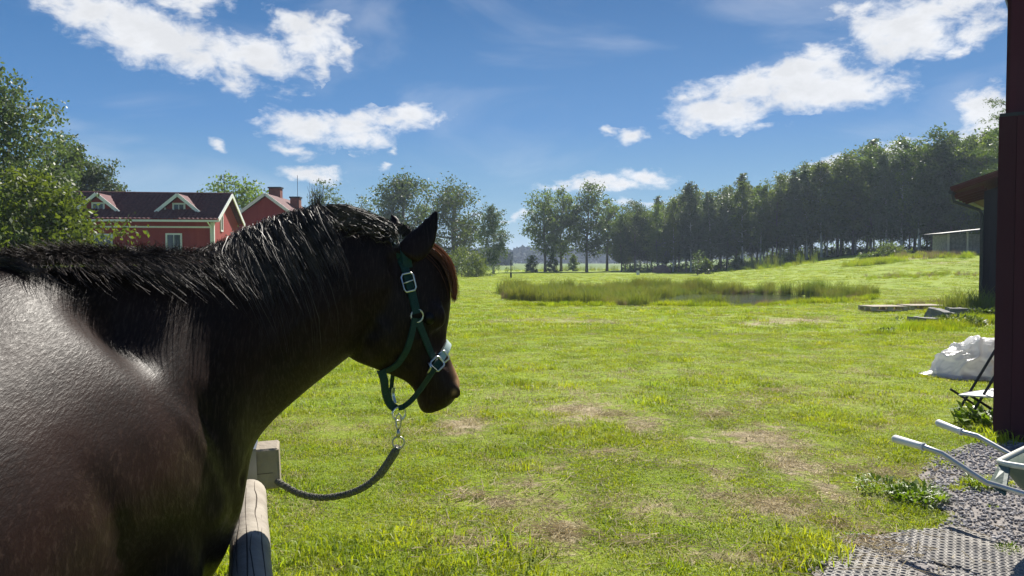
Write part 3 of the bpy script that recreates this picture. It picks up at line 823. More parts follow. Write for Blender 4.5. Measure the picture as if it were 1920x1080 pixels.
# left side: large birch, bright maple, dark trees behind
Y = 30; g = tp(-46, Y)
make_tree('tall weeping birch at the left edge of the photo', hgt(112, Y, g), 1.6, 3.1, 'birch', 3, .16, 36000, M_leaf_grey, M_birch, g, nlimb=34)
Y = 25; g = tp(58, Y)
make_tree('bright green maple in front of the farmhouse', hgt(340, Y, g), .7, 2.2, 'alder', 5, .15, 15000, M_leaf_bright, M_bark, g, name='maple_tree', nlimb=26, dens=.8, profile=lambda u: 2.0 * max(0.05, 1 - (1.45 * u - .35) ** 2) ** .5)
Y = 24; g = tp(-40, Y)
make_tree('dark shrubby tree low behind the horse rump', hgt(380, Y, g), .3, 2.0, 'alder', 15, .12, 9000, M_leaf, M_bark, g, name='young_tree')
Y = 52; g = tp(122, Y)
make_tree('dark dense tree rising above the maple', hgt(254, Y, g), 1.5, 2.0, 'birch', 8, .20, 14000, M_leaf_dark, M_bark, g, name='linden_tree', nlimb=30, dens=1.25, profile=lambda u: 2.2 * (1 - u * .5) * (1 if u < .85 else .7))
Y = 54; g = tp(178, Y)
make_tree('lower dark tree sloping down behind the farmhouse roof', hgt(300, Y, g), 1.5, 2.3, 'birch', 9, .20, 11000, M_leaf_grey, M_bark, g, name='linden_tree', dens=1.2)
Y = 54; g = tp(222, Y)
make_tree('smallest dark tree just above the left end of the farmhouse roof', hgt(342, Y, g), 1.5, 1.6, 'birch', 19, .20, 6000, M_leaf_grey, M_bark, g, name='linden_tree', dens=1.2)
Y = 75; g = tp(440, Y)
make_tree('rounded green tree behind the farmhouse ridge and antenna', hgt(334, Y, g), 2, 3.1, 'oak', 12, .3, 6500, M_leaf, M_bark, g)
Y = 95; g = tp(612, Y)
make_tree('thin airy tree behind the second chimney', hgt(340, Y, g), 2, 2.1, 'alder', 13, .28, 2600, M_leaf_grey, M_bark, g)
Y = 105; g = tp(676, Y)
make_tree('small tree showing above the horse neck', hgt(370, Y, g), 2, 2.2, 'alder', 14, .28, 2600, M_leaf_grey, M_bark, g)
# the pair of oaks, the willow
Y = 118; g = tp(757, Y)
make_tree('darker oak of the pair behind the horse ear', hgt(322, Y, g), 3.2, 4.1, 'oak', 22, .40, 9000, M_leaf_dark, M_bark, g, trunk_r=.42)
Y = 116; g = tp(852, Y)
make_tree('broad spreading oak to the right of the horse ear', hgt(336, Y, g), 2.9, 4.7, 'oak', 34, .36, 9000, M_leaf_dark, M_bark, g, trunk_r=.5)
Y = 100; g = tp(925, Y)
make_tree('pale weeping birch with hanging twigs at the lawn edge', hgt(386, Y, g), 1.0, 2.1, 'birch', 25, .24, 6500, M_leaf_grey, M_birch, g)
# central row
row = [(1022, 360, 2.9, 'alder', 5200, 'left tree of the central row, with a gappy crown', 122), (1052, 356, 2.5, 'alder', 5600, 'straight dark trunked tree second in the central row', 126),
       (1100, 343, 3.2, 'alder', 6600, 'tallest tree of the central row with a forked crown', 124), (1138, 372, 2.2, 'alder', 4200, 'narrower tree at the right end of the central row', 128)]
for k, (px, top, R, st, nlv, lab, Y) in enumerate(row):
    g = tp(px, Y); make_tree(lab, hgt(top, Y, g), 3.0, R, st, 40 + k, .36, nlv, M_leaf_dark, M_bark, g, 'trees of the central row', trunk_r=.22)
# saplings and low bushes beyond the lawn
for k, (px, top, R, Y, lab) in enumerate([(996, 480, 1.0, 118, 'small green bush left of the central row'), (1035, 474, .9, 117, 'slender green bush between the first two trunks'),
        (1075, 478, 1.0, 128, 'small dark bush behind the tallest central tree'), (866, 468, 2.4, 84, 'light green bushy shrub just right of the horse face'), (838, 478, 1.4, 86, 'low green shrub touching the horse forelock'),
        (893, 478, 1.5, 84, 'right hand end shrub of the light green bushes'), (1665, 462, 1.55, 76, 'dense round bush standing alone on the slope'), (1632, 480, 1.0, 77, 'low bush beside the round bush'),
        (1322, 486, .9, 96, 'small pale bush near the staked sapling'), (1385, 486, 1.2, 104, 'low bush at the edge of the wood'), (1478, 478, 1.1, 100, 'pale bush among the trunks of the wood')]):
    g = tp(px, Y); H = hgt(top, Y, g)
    make_tree(lab, H, .05, R, 'bush', 60 + k, .17 if Y < 90 else .24, 2600 if R > 1.2 else 1400, M_leaf_bright if k in (3, 4, 5) else M_leaf, M_bark, g, name='bush', cat='bush',
              profile=lambda u, R=R: R * max(.15, 1 - u * u * .8), trunk_r=.05, nlimb=12)
g = tp(1308, 92)
make_tree('thin young sapling standing on the lawn before the wood', hgt(470, 92, g), 1.0, .8, 'alder', 80, .2, 260, M_leaf_grey, M_bark, g, name='sapling', trunk_r=.06)

# the wood on the right: variants shared by copies
FV = []
for k, (H, b, R, st, n, ml, mt) in enumerate([(13, 2.6, 2.3, 'birch', 7500, M_leaf_grey, M_birch), (13, 3.2, 2.1, 'birch', 6500, M_leaf, M_birch), (13, 3.4, 2.5, 'alder', 7000, M_leaf_dark, M_bark),
        (13, 2.2, 2.3, 'alder', 7000, M_leaf, M_bark), (13, 2.6, 2.0, 'birch', 6000, M_leaf_grey, M_birch), (13, 2.4, 2.3, 'alder', 7000, M_leaf_dark, M_bark), (13, 2.9, 1.8, 'birch', 4800, M_leaf_bright, M_birch), (13, 3.0, 2.6, 'alder', 7500, M_leaf_grey, M_bark)]):
    mb, Q = tree_parts(H, b, R, st, 100 + k, .28, int(n * 1.4), trunk_r=.13)
    FV.append((mb.mesh('trunk', mt, True), poly_mesh('crown', Q, 4, ml), st))
PROF = [(1165, 400, 122), (1190, 384, 122), (1232, 382, 120), (1262, 372, 118), (1295, 342, 116), (1330, 362, 114), (1362, 362, 112), (1392, 338, 110), (1425, 348, 108), (1455, 330, 106),
        (1488, 322, 104), (1512, 318, 102), (1540, 302, 100), (1570, 306, 98), (1598, 290, 97), (1632, 276, 95), (1660, 288, 93), (1690, 270, 91), (1722, 272, 89), (1750, 246, 87), (1782, 258, 85), (1815, 262, 83), (1850, 252, 81), (1890, 246, 78), (1930, 240, 76), (1980, 235, 74), (2040, 235, 72), (2110, 230, 70)]
LBL = ['leaning tree at the left end of the wood above the brown mound', 'low tree over the brown mound at the edge of the wood', 'dark tree right of the brown mound', 'slim tree left of the tall drooping birch',
       'tall drooping birch standing out at the left end of the wood', 'tree just right of the tall drooping birch', 'rounded lower tree behind the staked sapling', 'pointed slender tree rising above its neighbours at the wood edge',
       'leafy tree right of the pointed slender one', 'tree above the darkest gap between the trunks', 'tree at the bend of the wood edge', 'tree over the pale bush among the trunks', 'tree beside the small white cloud over the wood',
       'tree left of the dense tall clump', 'tall tree in the middle of the wood front', 'tall windblown tree above the round bush', 'tree directly behind the round bush', 'tree right of the round bush',
       'tree above the bare gravel patch', 'tallest dark tree at the high end of the wood', 'tree behind the left end of the open shed', 'tree above the roof of the open shed', 'tree behind the eaves of the second barn', 'tree hidden mostly by the barn roof edge'] 
def forest_tree(px, Y, H, k, label, group, row_=0):
    tm, cm, st = FV[k % len(FV)]
    g = tp(px, Y)
    e = empty({'birch': 'birch_tree', 'cone': 'spruce_tree'}.get(st, 'alder_tree'), g, label, 'tree', group, random.uniform(0, 6.28))
    s = H / 13.0; w = s * (random.uniform(.85, 1.2) if 'front' in group else random.uniform(1.0, 1.35))
    e.scale = (w, w, s)
    link('trunk', tm, None, e); link('crown', cm, None, e)
    return e
for k, (px, top, Y) in enumerate(PROF):
    g = tp(px, Y); H = hgt(top, Y, g)
    if k == 4: v = 0
    elif k == 19: v = 5
    else: v = [3, 2, 3, 6, 0, 4, 7, 6, 1, 2, 4, 0, 1, 7, 2, 5, 0, 4, 1, 5, 2, 7, 3, 0, 1, 2, 3, 4][k]
    if px < 1905: forest_tree(px, Y, H, v, LBL[k], 'front trees of the wood')
PX = np.array([p[0] for p in PROF]); TOP = np.array([p[1] for p in PROF]); YY = np.array([p[2] for p in PROF])
for row_, (dY, gap, drop) in enumerate([(5, 27, 14), (12, 27, 8), (21, 27, 16)]):
    px = 1172 + row_ * 9
    while px < 1900:
        Y = np.interp(px, PX, YY) + dY + random.uniform(-2, 2); top = np.interp(px, PX, TOP) + drop + random.choice((-20, -8, 0, 8, 20, 26))
        g = tp(px, Y)
        forest_tree(px, Y, max(6, hgt(top, Y, g)), random.randrange(8), 'dark slender tree standing in the rows behind the front of the wood', 'inner trees of the wood')
        px += gap * random.uniform(.75, 1.3)
# undergrowth between the trunks (one mass)
rng = np.random.RandomState(31); n = 14000
pxs = rng.uniform(1165, 1850, n); Yv = np.interp(pxs, PX, YY) + rng.uniform(-1, 26, n) + 2
xv = (pxs - 960) / F_PX * Yv; hv_ = vnoise(xv, Yv, 2.2, 51) ** 1.3 * 3.2 * (.4 + .6 * vnoise(xv, Yv, 9, 52))
tag(link('undergrowth', poly_mesh('undergrowth', quads_at(np.stack([xv, Yv, gh(xv, Yv) + rng.rand(n) * hv_], -1), .34, rng), 4, M_leaf)), kind='stuff')
# pine by the second barn (orange-barked, flat foliage plates)
Y = 62; g = tp(1893, Y)
mb = MB(); rng = np.random.RandomState(3); H = hgt(188, Y, g)
mb.tube([(0, 0, 0), (.1, 0, H * .5), (0, .1, H * .95)], [.2, .15, .05], 8)
Cs = []
for k in range(26):
    hz = H * (.32 + .66 * k / 26); a = k * 2.4; r = rng.uniform(1.0, 2.7) * (1.1 - .5 * (k / 26)); e_ = (math.cos(a) * r, math.sin(a) * r, hz + r * .18)
    mb.tube([(0, 0, hz), (e_[0] * .5, e_[1] * .5, hz), e_], [.06, .04, .015], 5)
    for q in range(5): Cs.append(np.array(e_) * (1, 1, 1) * 1.0 + rng.normal(size=3) * (.4, .4, .14) - np.array([e_[0] * .25 * rng.rand(), e_[1] * .25 * rng.rand(), 0]))
Cs = np.array(Cs); rr = rng.randint(0, len(Cs), 9000)
Q = quads_at(Cs[rr] + rng.normal(size=(9000, 3)) * (.26, .26, .10), .20, rng, 0, .22)
e = empty('pine_tree', g, 'pine with flat branches beside the second barn roof', 'tree')
mb.obj('trunk', M_bark, e, True); link('crown', poly_mesh('crown', Q, 4, M_leaf_dark), None, e)

# wooded horizon far off (reads as one mass)
rng = np.random.RandomState(17)
n = 26000; x = rng.uniform(-700, 700, n); y = 560 + rng.uniform(0, 40, n) + 30 * np.sin(x * .01)
z = rng.rand(n) ** .8 * (7 + 4.5 * vnoise(x + 900, y, 28, 5) + 3 * vnoise(x + 900, y, 9, 6))
M_far = pmat('far_wood_leaf', (.05, .085, .06), (.075, .11, .075), .05, .8, coords='World')
tag(link('distant_wood', poly_mesh('distant_wood', quads_at(np.stack([x, y, z], -1), 4.2, rng, 0, .9), 4, M_far)), kind='stuff')
n = 3000; x = rng.uniform(-60, 0, n); y = 300 + rng.uniform(0, 10, n); z = rng.rand(n) ** .8 * (4 + 3 * vnoise(x + 900, y, 9, 5)) 
tag(link('distant_wood', poly_mesh('distant_wood', quads_at(np.stack([x, y, z], -1), 2.0, rng, 0, .9), 4, M_far)), kind='stuff')

# ================================================================== buildings
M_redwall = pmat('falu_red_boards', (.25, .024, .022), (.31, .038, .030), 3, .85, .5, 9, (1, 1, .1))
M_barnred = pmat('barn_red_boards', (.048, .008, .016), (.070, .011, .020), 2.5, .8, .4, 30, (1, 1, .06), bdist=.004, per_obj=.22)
M_white = pmat('white_paint', (.70, .70, .68), (.80, .80, .78), 4, .5)
M_tile = pmat('dark_roof_tile', (.085, .030, .034), (.15, .056, .052), 6, .75, .3, 20, spec=.2)
M_glass = pmat('window_glass', (.02, .03, .035), None, rough=.05, spec=.8)
M_chim = pmat('chimney_brick', (.20, .06, .045), (.27, .09, .065), 5, .9)
M_grey = pmat('grey_metal', (.25, .26, .27), None, rough=.4, metal=.8)
M_dark = pmat('dark_metal', (.03, .03, .033), (.05, .05, .05), 10, .45, metal=.3)
M_wood = pmat('weathered_wood', (.40, .34, .26), (.54, .47, .37), 6, .85, .5, 40, (1, 1, 4))
M_woodgrey = pmat('grey_wood', (.20, .19, .175), (.33, .31, .28), 5, .85, .5, 30)
M_stone2 = pmat('grey_stone', (.16, .155, .15), (.30, .29, .28), 5, .9, .7, 14, bdist=.02)
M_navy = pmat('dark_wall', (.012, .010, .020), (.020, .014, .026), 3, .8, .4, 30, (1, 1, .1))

def xform(o, loc, rz): o.location = loc; o.rotation_euler = (0, 0, rz); return o

# ---- farmhouse: local origin at the front right wall corner, x to the left is negative, y back
hx = -18.15; hz0 = ghf(-22, 48)
fh = empty('farmhouse', (hx, 48.0, hz0), 'red wooden farmhouse with dark tiled roof and two small white framed dormers', 'house', None, rad(7))
EZ, RZ_, D_, W_ = 4.16 - hz0, 5.95 - hz0, 6.6, 11.0
sl = (RZ_ - EZ) / (D_ / 2 + .4)
MB().add([(-W_, 0, -.6), (0, 0, -.6), (0, D_, -.6), (-W_, D_, -.6), (-W_, 0, EZ + .12), (0, 0, EZ + .12), (0, D_, EZ + .12), (-W_, D_, EZ + .12), (0, D_ / 2, RZ_ - .1), (-W_, D_ / 2, RZ_ - .1)],
         [(0, 1, 5, 4), (1, 2, 6, 8, 5), (2, 3, 7, 6), (3, 0, 4, 9, 7)]).obj('wall', M_redwall, fh)
def tiled(x0, x1, n, ya, za, yb, zb, rows, amp=.05, rowh=.035):
    """pantiled slope from eave (ya,za) to ridge (yb,zb): waves across, steps between the rows"""
    V = []; xsn = np.linspace(x0, x1, n * 6 + 1); wv = amp * (.5 + .5 * np.cos((xsn - x0) / (x1 - x0) * n * 2 * np.pi))
    nn = np.array([-(zb - za), (yb - ya)]); nn = nn / np.linalg.norm(nn) * (1 if yb > ya else -1)
    Fs = []; r = 0
    for k in range(rows):
        for t, up in ((k / rows, rowh), ((k + 1) / rows, 0.0)):
            y = ya + (yb - ya) * t; z = za + (zb - za) * t
            V += [(x, y + nn[0] * (w + up), z + nn[1] * (w + up)) for x, w in zip(xsn, wv)]
            r += 1
    m = len(xsn)
    for q in range(r - 1):
        for k in range(m - 1): Fs.append((q * m + k, q * m + k + 1, (q + 1) * m + k + 1, (q + 1) * m + k))
    return idx_mesh('roof', V, Fs, None, False)
rf = link('roof', tiled(-W_ - .4, .4, 46, -.4, EZ, D_ / 2, RZ_, 12), M_tile, fh)
link('roof', tiled(-W_ - .4, .4, 46, D_ + .4, EZ, D_ / 2, RZ_, 12), M_tile, fh)
MB().tube([(-W_ - .42, D_ / 2, RZ_ + .06), (.42, D_ / 2, RZ_ + .06)], .09, 8).obj('ridge_cap', M_tile, fh)
for s_ in (-.4, D_ + .4):
    MB().beam((.41, s_, EZ - .02), (.41, D_ / 2, RZ_ - .02), .05, .24).obj('bargeboard', M_white, fh)
MB().beam((-W_ - .4, -.41, EZ - .08), (.40, -.41, EZ - .08), .12, .12).obj('gutter', M_white, fh)
MB().box((-W_ / 2 + .0, -.03, 3.72 - hz0), (W_ - .2, .06, .10)).obj('trim_board', M_white, fh)
MB().box((-.07, -.025, EZ / 2 - .3), (.18, .05, EZ + .3)).box((.025, .07, EZ / 2 - .3), (.05, .18, EZ + .3)).obj('corner_board', M_white, fh)
MB().tube([(-.25, -.40, EZ - .12), (-.12, -.16, EZ - .42), (-.1, -.1, -.3)], .045, 6).obj('downpipe', M_white, fh)
def window(parent, c, w, h, face='y', name='window', bars=1, frame=.10, m=M_white):
    """window in a wall facing -y (or +x) at local centre c; frame, pane and glazing bars"""
    f = MB(); x, y, z = c
    def bx(mb, cx, cz, sx, sz, d, out):
        if face == 'y': mb.box((x + cx, y - out, z + cz), (sx, d, sz))
        else: mb.box((x + out, y + cx, z + cz), (d, sx, sz))
    bx(f, 0, h / 2, w + frame, frame, .06, .03); bx(f, 0, -h / 2, w + frame, frame, .06, .03)
    bx(f, -w / 2, 0, frame, h - frame, .06, .03); bx(f, w / 2, 0, frame, h - frame, .06, .03)
    for k in range(bars): bx(f, (k + 1) * w / (bars + 1) - w / 2, 0, .035, h - frame, .04, .028)
    wo_ = f.obj(name, m, parent)
    p = MB(); bx(p, 0, 0, w - frame * .9, h - frame * .9, .02, .012); p.obj('pane', M_glass, wo_)
    return wo_
def dormer(cx):
    d = MB(); yf = .95; zb = EZ + sl * (yf + .4); w = .82; ze = 4.95 - hz0; za = 5.62 - hz0
    body = MB().add([(cx - w, yf, zb - .1), (cx + w, yf, zb - .1), (cx + w, yf, ze), (cx, yf, za), (cx - w, yf, ze), (cx + w, yf + 2.2, ze), (cx - w, yf + 2.2, ze), (cx, yf + 2.2, za), (cx + w, yf + 1.6, zb + .3), (cx - w, yf + 1.6, zb + .3)],
                    [(0, 1, 2, 3, 4), (1, 8, 5, 2), (0, 4, 6, 9)]).obj('dormer', M_redwall, fh)
    for s_ in (-1, 1):
        yb = D_ / 2 - .05
        r = MB(); r.beam((cx + s_ * 1.28, (yf - .35 + yb) / 2, ze - .28 * 1.0), (cx, (yf - .35 + yb) / 2, za + .16), yb - yf + .35, .05); r.obj('dormer_roof', M_tile, body)
        MB().beam((cx + s_ * 1.30, yf - .37, ze - .32), (cx, yf - .37, za + .10), .05, .19).obj('dormer_bargeboard', M_white, body)
        MB().box((cx + s_ * w, yf - .02, (zb + ze) / 2), (.10, .05, ze - zb)).obj('corner_trim', M_white, body)
    window(body, (cx, yf, 4.93 - hz0), .66, .52, name='window_frame')
    b = [c for c in body.children]
    for o in list(bpy.data.objects):
        if o.name.startswith('pane') and o.parent and o.parent.parent == body: o.parent = body
    return body
bpy.context.view_layer.update()
for cx in (-2.25, -6.95): dormer(cx)
window(fh, (-2.3, 0, 2.72 - hz0), .85, 1.15, bars=1); window(fh, (-6.35, 0, 2.65 - hz0), 1.0, 1.2, bars=2)
window(fh, (0, 2.0, 4.15 - hz0), .5, 1.15, face='x', bars=0)
MB().tube([(-.1, 3.3, RZ_), (-.1, 3.3, RZ_ + 1.35)], .025, 5).beam((-.5, 3.3, RZ_ + 1.2), (.5, 3.3, RZ_ + 1.2), .02, .02).beam((-.35, 3.1, RZ_ + 1.2), (-.35, 3.5, RZ_ + 1.2), .015, .015).beam((.0, 3.05, RZ_ + 1.2), (.0, 3.55, RZ_ + 1.2), .015, .015).beam((.3, 3.1, RZ_ + 1.2), (.3, 3.5, RZ_ + 1.2), .015, .015).obj('antenna', M_dark, fh)

# ---- house behind with the gable towards us
h2 = empty('gabled_house', (-19.25, 62, 0.6), 'second red house behind, its white edged gable facing us, with two chimneys', 'house', None, 0)
b = .6
MB().add([(-2.2, 0, -.6), (2.2, 0, -.6), (2.2, 8, -.6), (-2.2, 8, -.6), (-2.2, 0, 5.2 - b), (2.2, 0, 5.2 - b), (2.2, 8, 5.2 - b), (-2.2, 8, 5.2 - b), (0, 0, 6.75 - b), (0, 8, 6.75 - b)],
         [(0, 1, 5, 8, 4), (1, 2, 6, 5), (2, 3, 7, 9, 6), (3, 0, 4, 7)]).obj('wall', M_redwall, h2)
for s_ in (-1, 1):
    MB().beam((s_ * 2.6, 4, 4.98 - b), (0, 4, 6.92 - b), 8.8, .08).obj('roof', M_tile, h2)
    MB().beam((s_ * 2.65, -.43, 4.93 - b), (0, -.43, 6.90 - b), .06, .22).obj('bargeboard', M_white, h2)
for (cx, cy, w, top) in ((-.35, 3.6, .95, 7.75), (1.15, 4.2, .75, 7.0)):
    c = MB().box((cx, cy, (top - b) / 2 + 2.6), (w, .7, top - b - 5.2 + .0)).obj('chimney', M_chim, h2)
    MB().box((cx, cy, top - b - .02), (w + .14, .84, .12)).obj('chimney_cap', M_dark, c)
MB().tube([(1.9, 2, 5.2), (1.9, 2, 8.0)], .02, 5).obj('antenna_pole', M_dark, h2)
h3 = empty('low_outbuilding', (-24.0, 63, .6), 'low dark roofed link building between the two red houses', 'outbuilding')
MB().box((1.5, 2.0, 1.7), (5, 3.6, 4.2)).obj('wall', M_redwall, h3); MB().beam((1.5, -.1, 4.2), (1.5, 2.2, 4.95), 5.4, .1, up=(0, -.3, 1)).beam((1.5, 4.3, 4.2), (1.5, 2.0, 4.95), 5.4, .1, up=(0, .3, 1)).obj('roof', M_tile, h3)
g = tp(828, 84)
h4 = empty('stone_shed', g, 'low grey shed just beside the horse face at the lawn edge', 'shed')
MB().box((-1.0, 1, .45), (3.0, 2, 1.1)).obj('wall', M_woodgrey, h4); MB().box((-1.0, 1, 1.06), (3.3, 2.4, .1)).obj('roof', M_dark, h4)

# ---- near barn (rotated), corner by the wheelbarrow
BC = P(1861, 830, 7.2); RB = rad(-36)
br = empty('barn', (BC.x, BC.y, 0), 'dark red timber barn wall closing the right edge of the photo', 'barn', None, RB)
k = 0; x = .07
while x < 7.5:
    w = .145
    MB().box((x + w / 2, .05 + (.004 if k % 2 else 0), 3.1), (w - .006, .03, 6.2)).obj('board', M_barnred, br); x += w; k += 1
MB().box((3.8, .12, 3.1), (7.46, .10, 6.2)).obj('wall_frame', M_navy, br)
x = 0; k = 0
dr = MB().box((1.35, -.012, 1.47), (2.68, .03, 2.86)).obj('sliding_door', M_barnred, br)
for k in range(19):
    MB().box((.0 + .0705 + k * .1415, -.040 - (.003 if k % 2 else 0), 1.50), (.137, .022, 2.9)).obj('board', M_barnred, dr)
MB().box((1.35, -.040, 2.965), (2.69, .024, .03)).obj('door_rail', M_dark, br)
for yy in np.arange(.0, 6, .2):
    pass
MB().box((.07, 4, 3.1), (.06, 7.8, 6.2)).obj('side_wall', M_barnred, br)
MB().beam((3.9, 4.0, 8.2), (-.5, 4.0, 6.0), 8.8, .12).obj('roof', M_dark, br)

# ---- second barn
B2 = P(1841, 581, 26.5); b2 = empty('second_barn', (B2.x, B2.y, ghf(B2.x, B2.y)), 'second dark barn with a red soffit eave and a black downpipe', 'barn', None, rad(-36))
zt = 4.0
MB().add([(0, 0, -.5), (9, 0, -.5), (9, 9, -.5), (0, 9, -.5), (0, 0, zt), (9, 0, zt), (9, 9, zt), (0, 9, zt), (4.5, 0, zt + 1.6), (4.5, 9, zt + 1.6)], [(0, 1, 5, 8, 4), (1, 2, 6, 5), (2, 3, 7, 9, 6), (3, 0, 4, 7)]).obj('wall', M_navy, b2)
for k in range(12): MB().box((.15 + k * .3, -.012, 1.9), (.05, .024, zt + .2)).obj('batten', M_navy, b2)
M_soffit = pmat('red_soffit', (.07, .011, .012), (.09, .014, .014), 4, .7)
MB().beam((-.85, 4.4, zt + .03), (4.5, 4.4, zt + 1.9), 9.9, .08).obj('roof', M_soffit, b2)
MB().beam((-.92, -.60, zt + .08), (4.5, -.60, zt + 1.95), .05, .15).obj('bargeboard', M_soffit, b2)
MB().beam((-.92, 4.4, zt + .12), (4.5, 4.4, zt + 2.00), 10.1, .03).obj('roof_sheet', M_tile, b2)
MB().tube([(-.92, -.6, zt - .02), (-.92, 9.5, zt - .02)], .07, 8).obj('gutter', M_dark, b2)
for k in range(5): MB().beam((-.95, .1 + k * .9, zt - .12), (.0, .1 + k * .9, zt + .15), .07, .12).obj('rafter_end', M_soffit, b2)
MB().tube([(-.90, -.3, zt - .08), (-.86, -.28, zt - .32), (-.12, -.12, zt - .62), (-.04, -.1, zt - .8), (-.04, -.1, .1)], .055, 8).obj('downpipe', M_dark, b2)

# ---- open shed on the slope
g = tp(1768, 70); sh = empty('open_shed', g, 'small open fronted shed with a lean-to roof at the top of the slope', 'shed')
MB().beam((-.5, 1.0, 1.82), (6.5, 1.0, 2.55), 3.2, .10).obj('roof', M_dark, sh)
for k, x in enumerate((.25, 1.9, 3.6, 5.6)): MB().box((x, -.3, .95 + x * .05), (.14, .14, 1.85 + x * .1)).obj('post', M_wood, sh)
MB().box((3.1, 2.2, .85), (5.8, .06, 2.1)).obj('back_wall', M_woodgrey, sh)
for k in range(14): MB().box((.4 + k * .4, 2.14, .85), (.34, .04, 2.0)).obj('board', M_woodgrey, sh)
MB().box((.2, 1.0, .8), (.05, 2.4, 1.9)).obj('side_wall', M_woodgrey, sh)

# ================================================================== things on the lawn
def pallet(px, py, rz, lab):
    g = G(px, py); e = empty('pallet', (g.x, g.y, g.z + .015), lab, 'pallet', 'pallets on the lawn', rz)
    for iy in range(3):
        for ix in range(3): MB().box(((ix - 1) * .53, (iy - 1) * .35, .072), (.145, .10, .078)).obj('block', M_wood, e)
    for iy in range(3): MB().box((0, (iy - 1) * .35, .0215), (1.2, .10, .022)).obj('bottom_board', M_wood, e)
    for ix in range(3): MB().box(((ix - 1) * .53, 0, .1225), (.145, .8, .022)).obj('stringer', M_wood, e)
    for k in range(5): MB().box((0, (k - 2) * .1715 , .1450), (1.2, .10 + .045 * (k % 2 == 0), .022)).obj('deck_board', M_wood, e)
    return e
pallet(1655, 583, rad(8), 'weathered wooden pallet at the left end of the pair lying on the lawn')
pallet(1727, 581, rad(5), 'weathered wooden pallet at the right end, next to the grey slabs')
def rock(px, py, d, rz, lab, seed, name='stone_slab', tilt=0):
    g = G(px, py); r = random.Random(seed)
    bm = bmesh.new(); bmesh.ops.create_cube(bm, size=1); bmesh.ops.subdivide_edges(bm, edges=bm.edges[:], cuts=3, use_grid_fill=True)
    for v in bm.verts:
        v.co.x *= d[0]; v.co.y *= d[1]; v.co.z *= d[2]; v.co += Vector([r.uniform(-.04, .04) * min(d) * 1.6 for _ in range(3)])
        if v.co.z > 0: v.co.x *= .93; v.co.y *= .93
    me = bpy.data.meshes.new(name); bm.to_mesh(me); bm.free()
    o = link(name, me, M_stone2, None, (g.x, g.y, g.z + d[2] * .42)); o.rotation_euler = (tilt, rad(3), rz)
    return tag(o, lab, 'stone')
rock(1730, 609, (.62, .5, .22), .2, 'flat grey stone slab lying in front beside the weeds', 1)
rock(1762, 602, (.66, .5, .34), .6, 'dark wedge shaped stone leaning behind the flat slab', 2, tilt=.28)
rock(1805, 596, (.9, .5, .30), -.2, 'long grey stone half buried in the leafy weeds', 3)
# mound, pump, posts
g = tp(1240, 112)
mb = MB(); r = random.Random(4)
bm = bmesh.new(); bmesh.ops.create_icosphere(bm, subdivisions=3, radius=1)
for v in bm.verts: v.co = Vector((v.co.x * 1.35 * (1 + .12 * r.uniform(-1, 1)), v.co.y * 1.1, max(-.2, v.co.z) * 1.05 * (1 + .15 * r.uniform(-1, 1))))
me = bpy.data.meshes.new('earth_mound'); bm.to_mesh(me); bm.free(); me.shade_smooth()
M_mound = pmat('mound_earth', (.12, .07, .055), (.19, .11, .085), 3, .95, .6, 10)
tag(link('earth_mound', me, M_mound, None, g), 'small reddish brown mound under the trees at the wood edge', 'mound')
g = tp(1196, 92); e = empty('garden_pump', g, 'small grey and black garden pump on a white base beyond the pond', 'pump')
MB().box((0, 0, .25), (.34, .3, .5), taper=.8).obj('base', M_white, e); MB().box((-.05, 0, .66), (.62, .32, .30)).obj('body', M_dark, e)
MB().tube([(-.2, 0, .8), (-.22, 0, 1.25), (-.12, 0, 1.55), (.1, 0, 1.62), (.25, 0, 1.35)], .07, 8).obj('spout', M_grey, e)
g = G(958, 521); e = empty('fence_post', g, 'thin dark post standing alone at the far side of the lawn', 'post')
hp = max(.9, (521 - 487) / F_PX * g.y)
MB().tube([(0, 0, 0), (0, 0, hp)], .055, 6).obj('post', M_dark, e); MB().box((0, 0, .25), (.18, .18, .5)).obj('foot', M_dark, e)
g = G(957, 556); e = empty('wooden_stake', g, 'short dark wooden stake at the left corner of the pond reeds', 'stake')
MB().tube([(0, 0, -.1), (.01, 0, .38)], [.06, .045], 7).obj('shaft', M_bark, e, True); MB().box((.01, .0, .36), (.15, .1, .12), rz=.4).obj('stake_head', M_bark, e)
g = tp(1308, 91.5); 
tag(MB().tube([(0, 0, 0), (0, 0, 1.1)], .05, 6).obj('support_stake', M_bark, None, loc=g), 'dark stake supporting the young sapling on the lawn', 'stake')

# ---- white plastic sack of bedding at the barn corner
g = G(1812, 716); 
rng = np.random.RandomState(12)
bm = bmesh.new(); bmesh.ops.create_icosphere(bm, subdivisions=6, radius=1)
from mathutils import noise as mn
for v in bm.verts:
    c = v.co.copy(); n = c.normalized()
    a = 1 + .26 * mn.noise(n * 1.5 + Vector((3, 1, 0))) + .11 * max(0, 1 - 3.2 * abs(mn.noise(n * 2.1 + Vector((5, 0, 2))))) ** 2 + .03 * max(0, 1 - 4 * abs(mn.noise(n * 4.6 + Vector((2, 2, 2))))) - .05
    a *= 1 + .22 * max(0, n.x) * max(0, n.z)
    x, y, z = n.x * .48 * a, n.y * .38 * a, max(n.z, -.35) * .48 * a
    if z < .0: x *= 1.16; y *= 1.15
    x -= .12 * max(0, -n.x) * max(0, 1 - abs(z) * 5)
    x += .10 * z
    v.co = Vector((x, y, max(z, -.04)))
me = bpy.data.meshes.new('plastic_sack'); bm.to_mesh(me); bm.free(); me.shade_smooth()
M_sack = pmat('white_plastic', (.82, .82, .83), (.62, .47, .34), 1.7, .26, .35, 7, trans=.5, lo=.56, hi=.72, bdist=.05)
M_hay = pmat('wood_shavings', (.40, .28, .16), (.55, .42, .27), 8, .8, .5, 40)
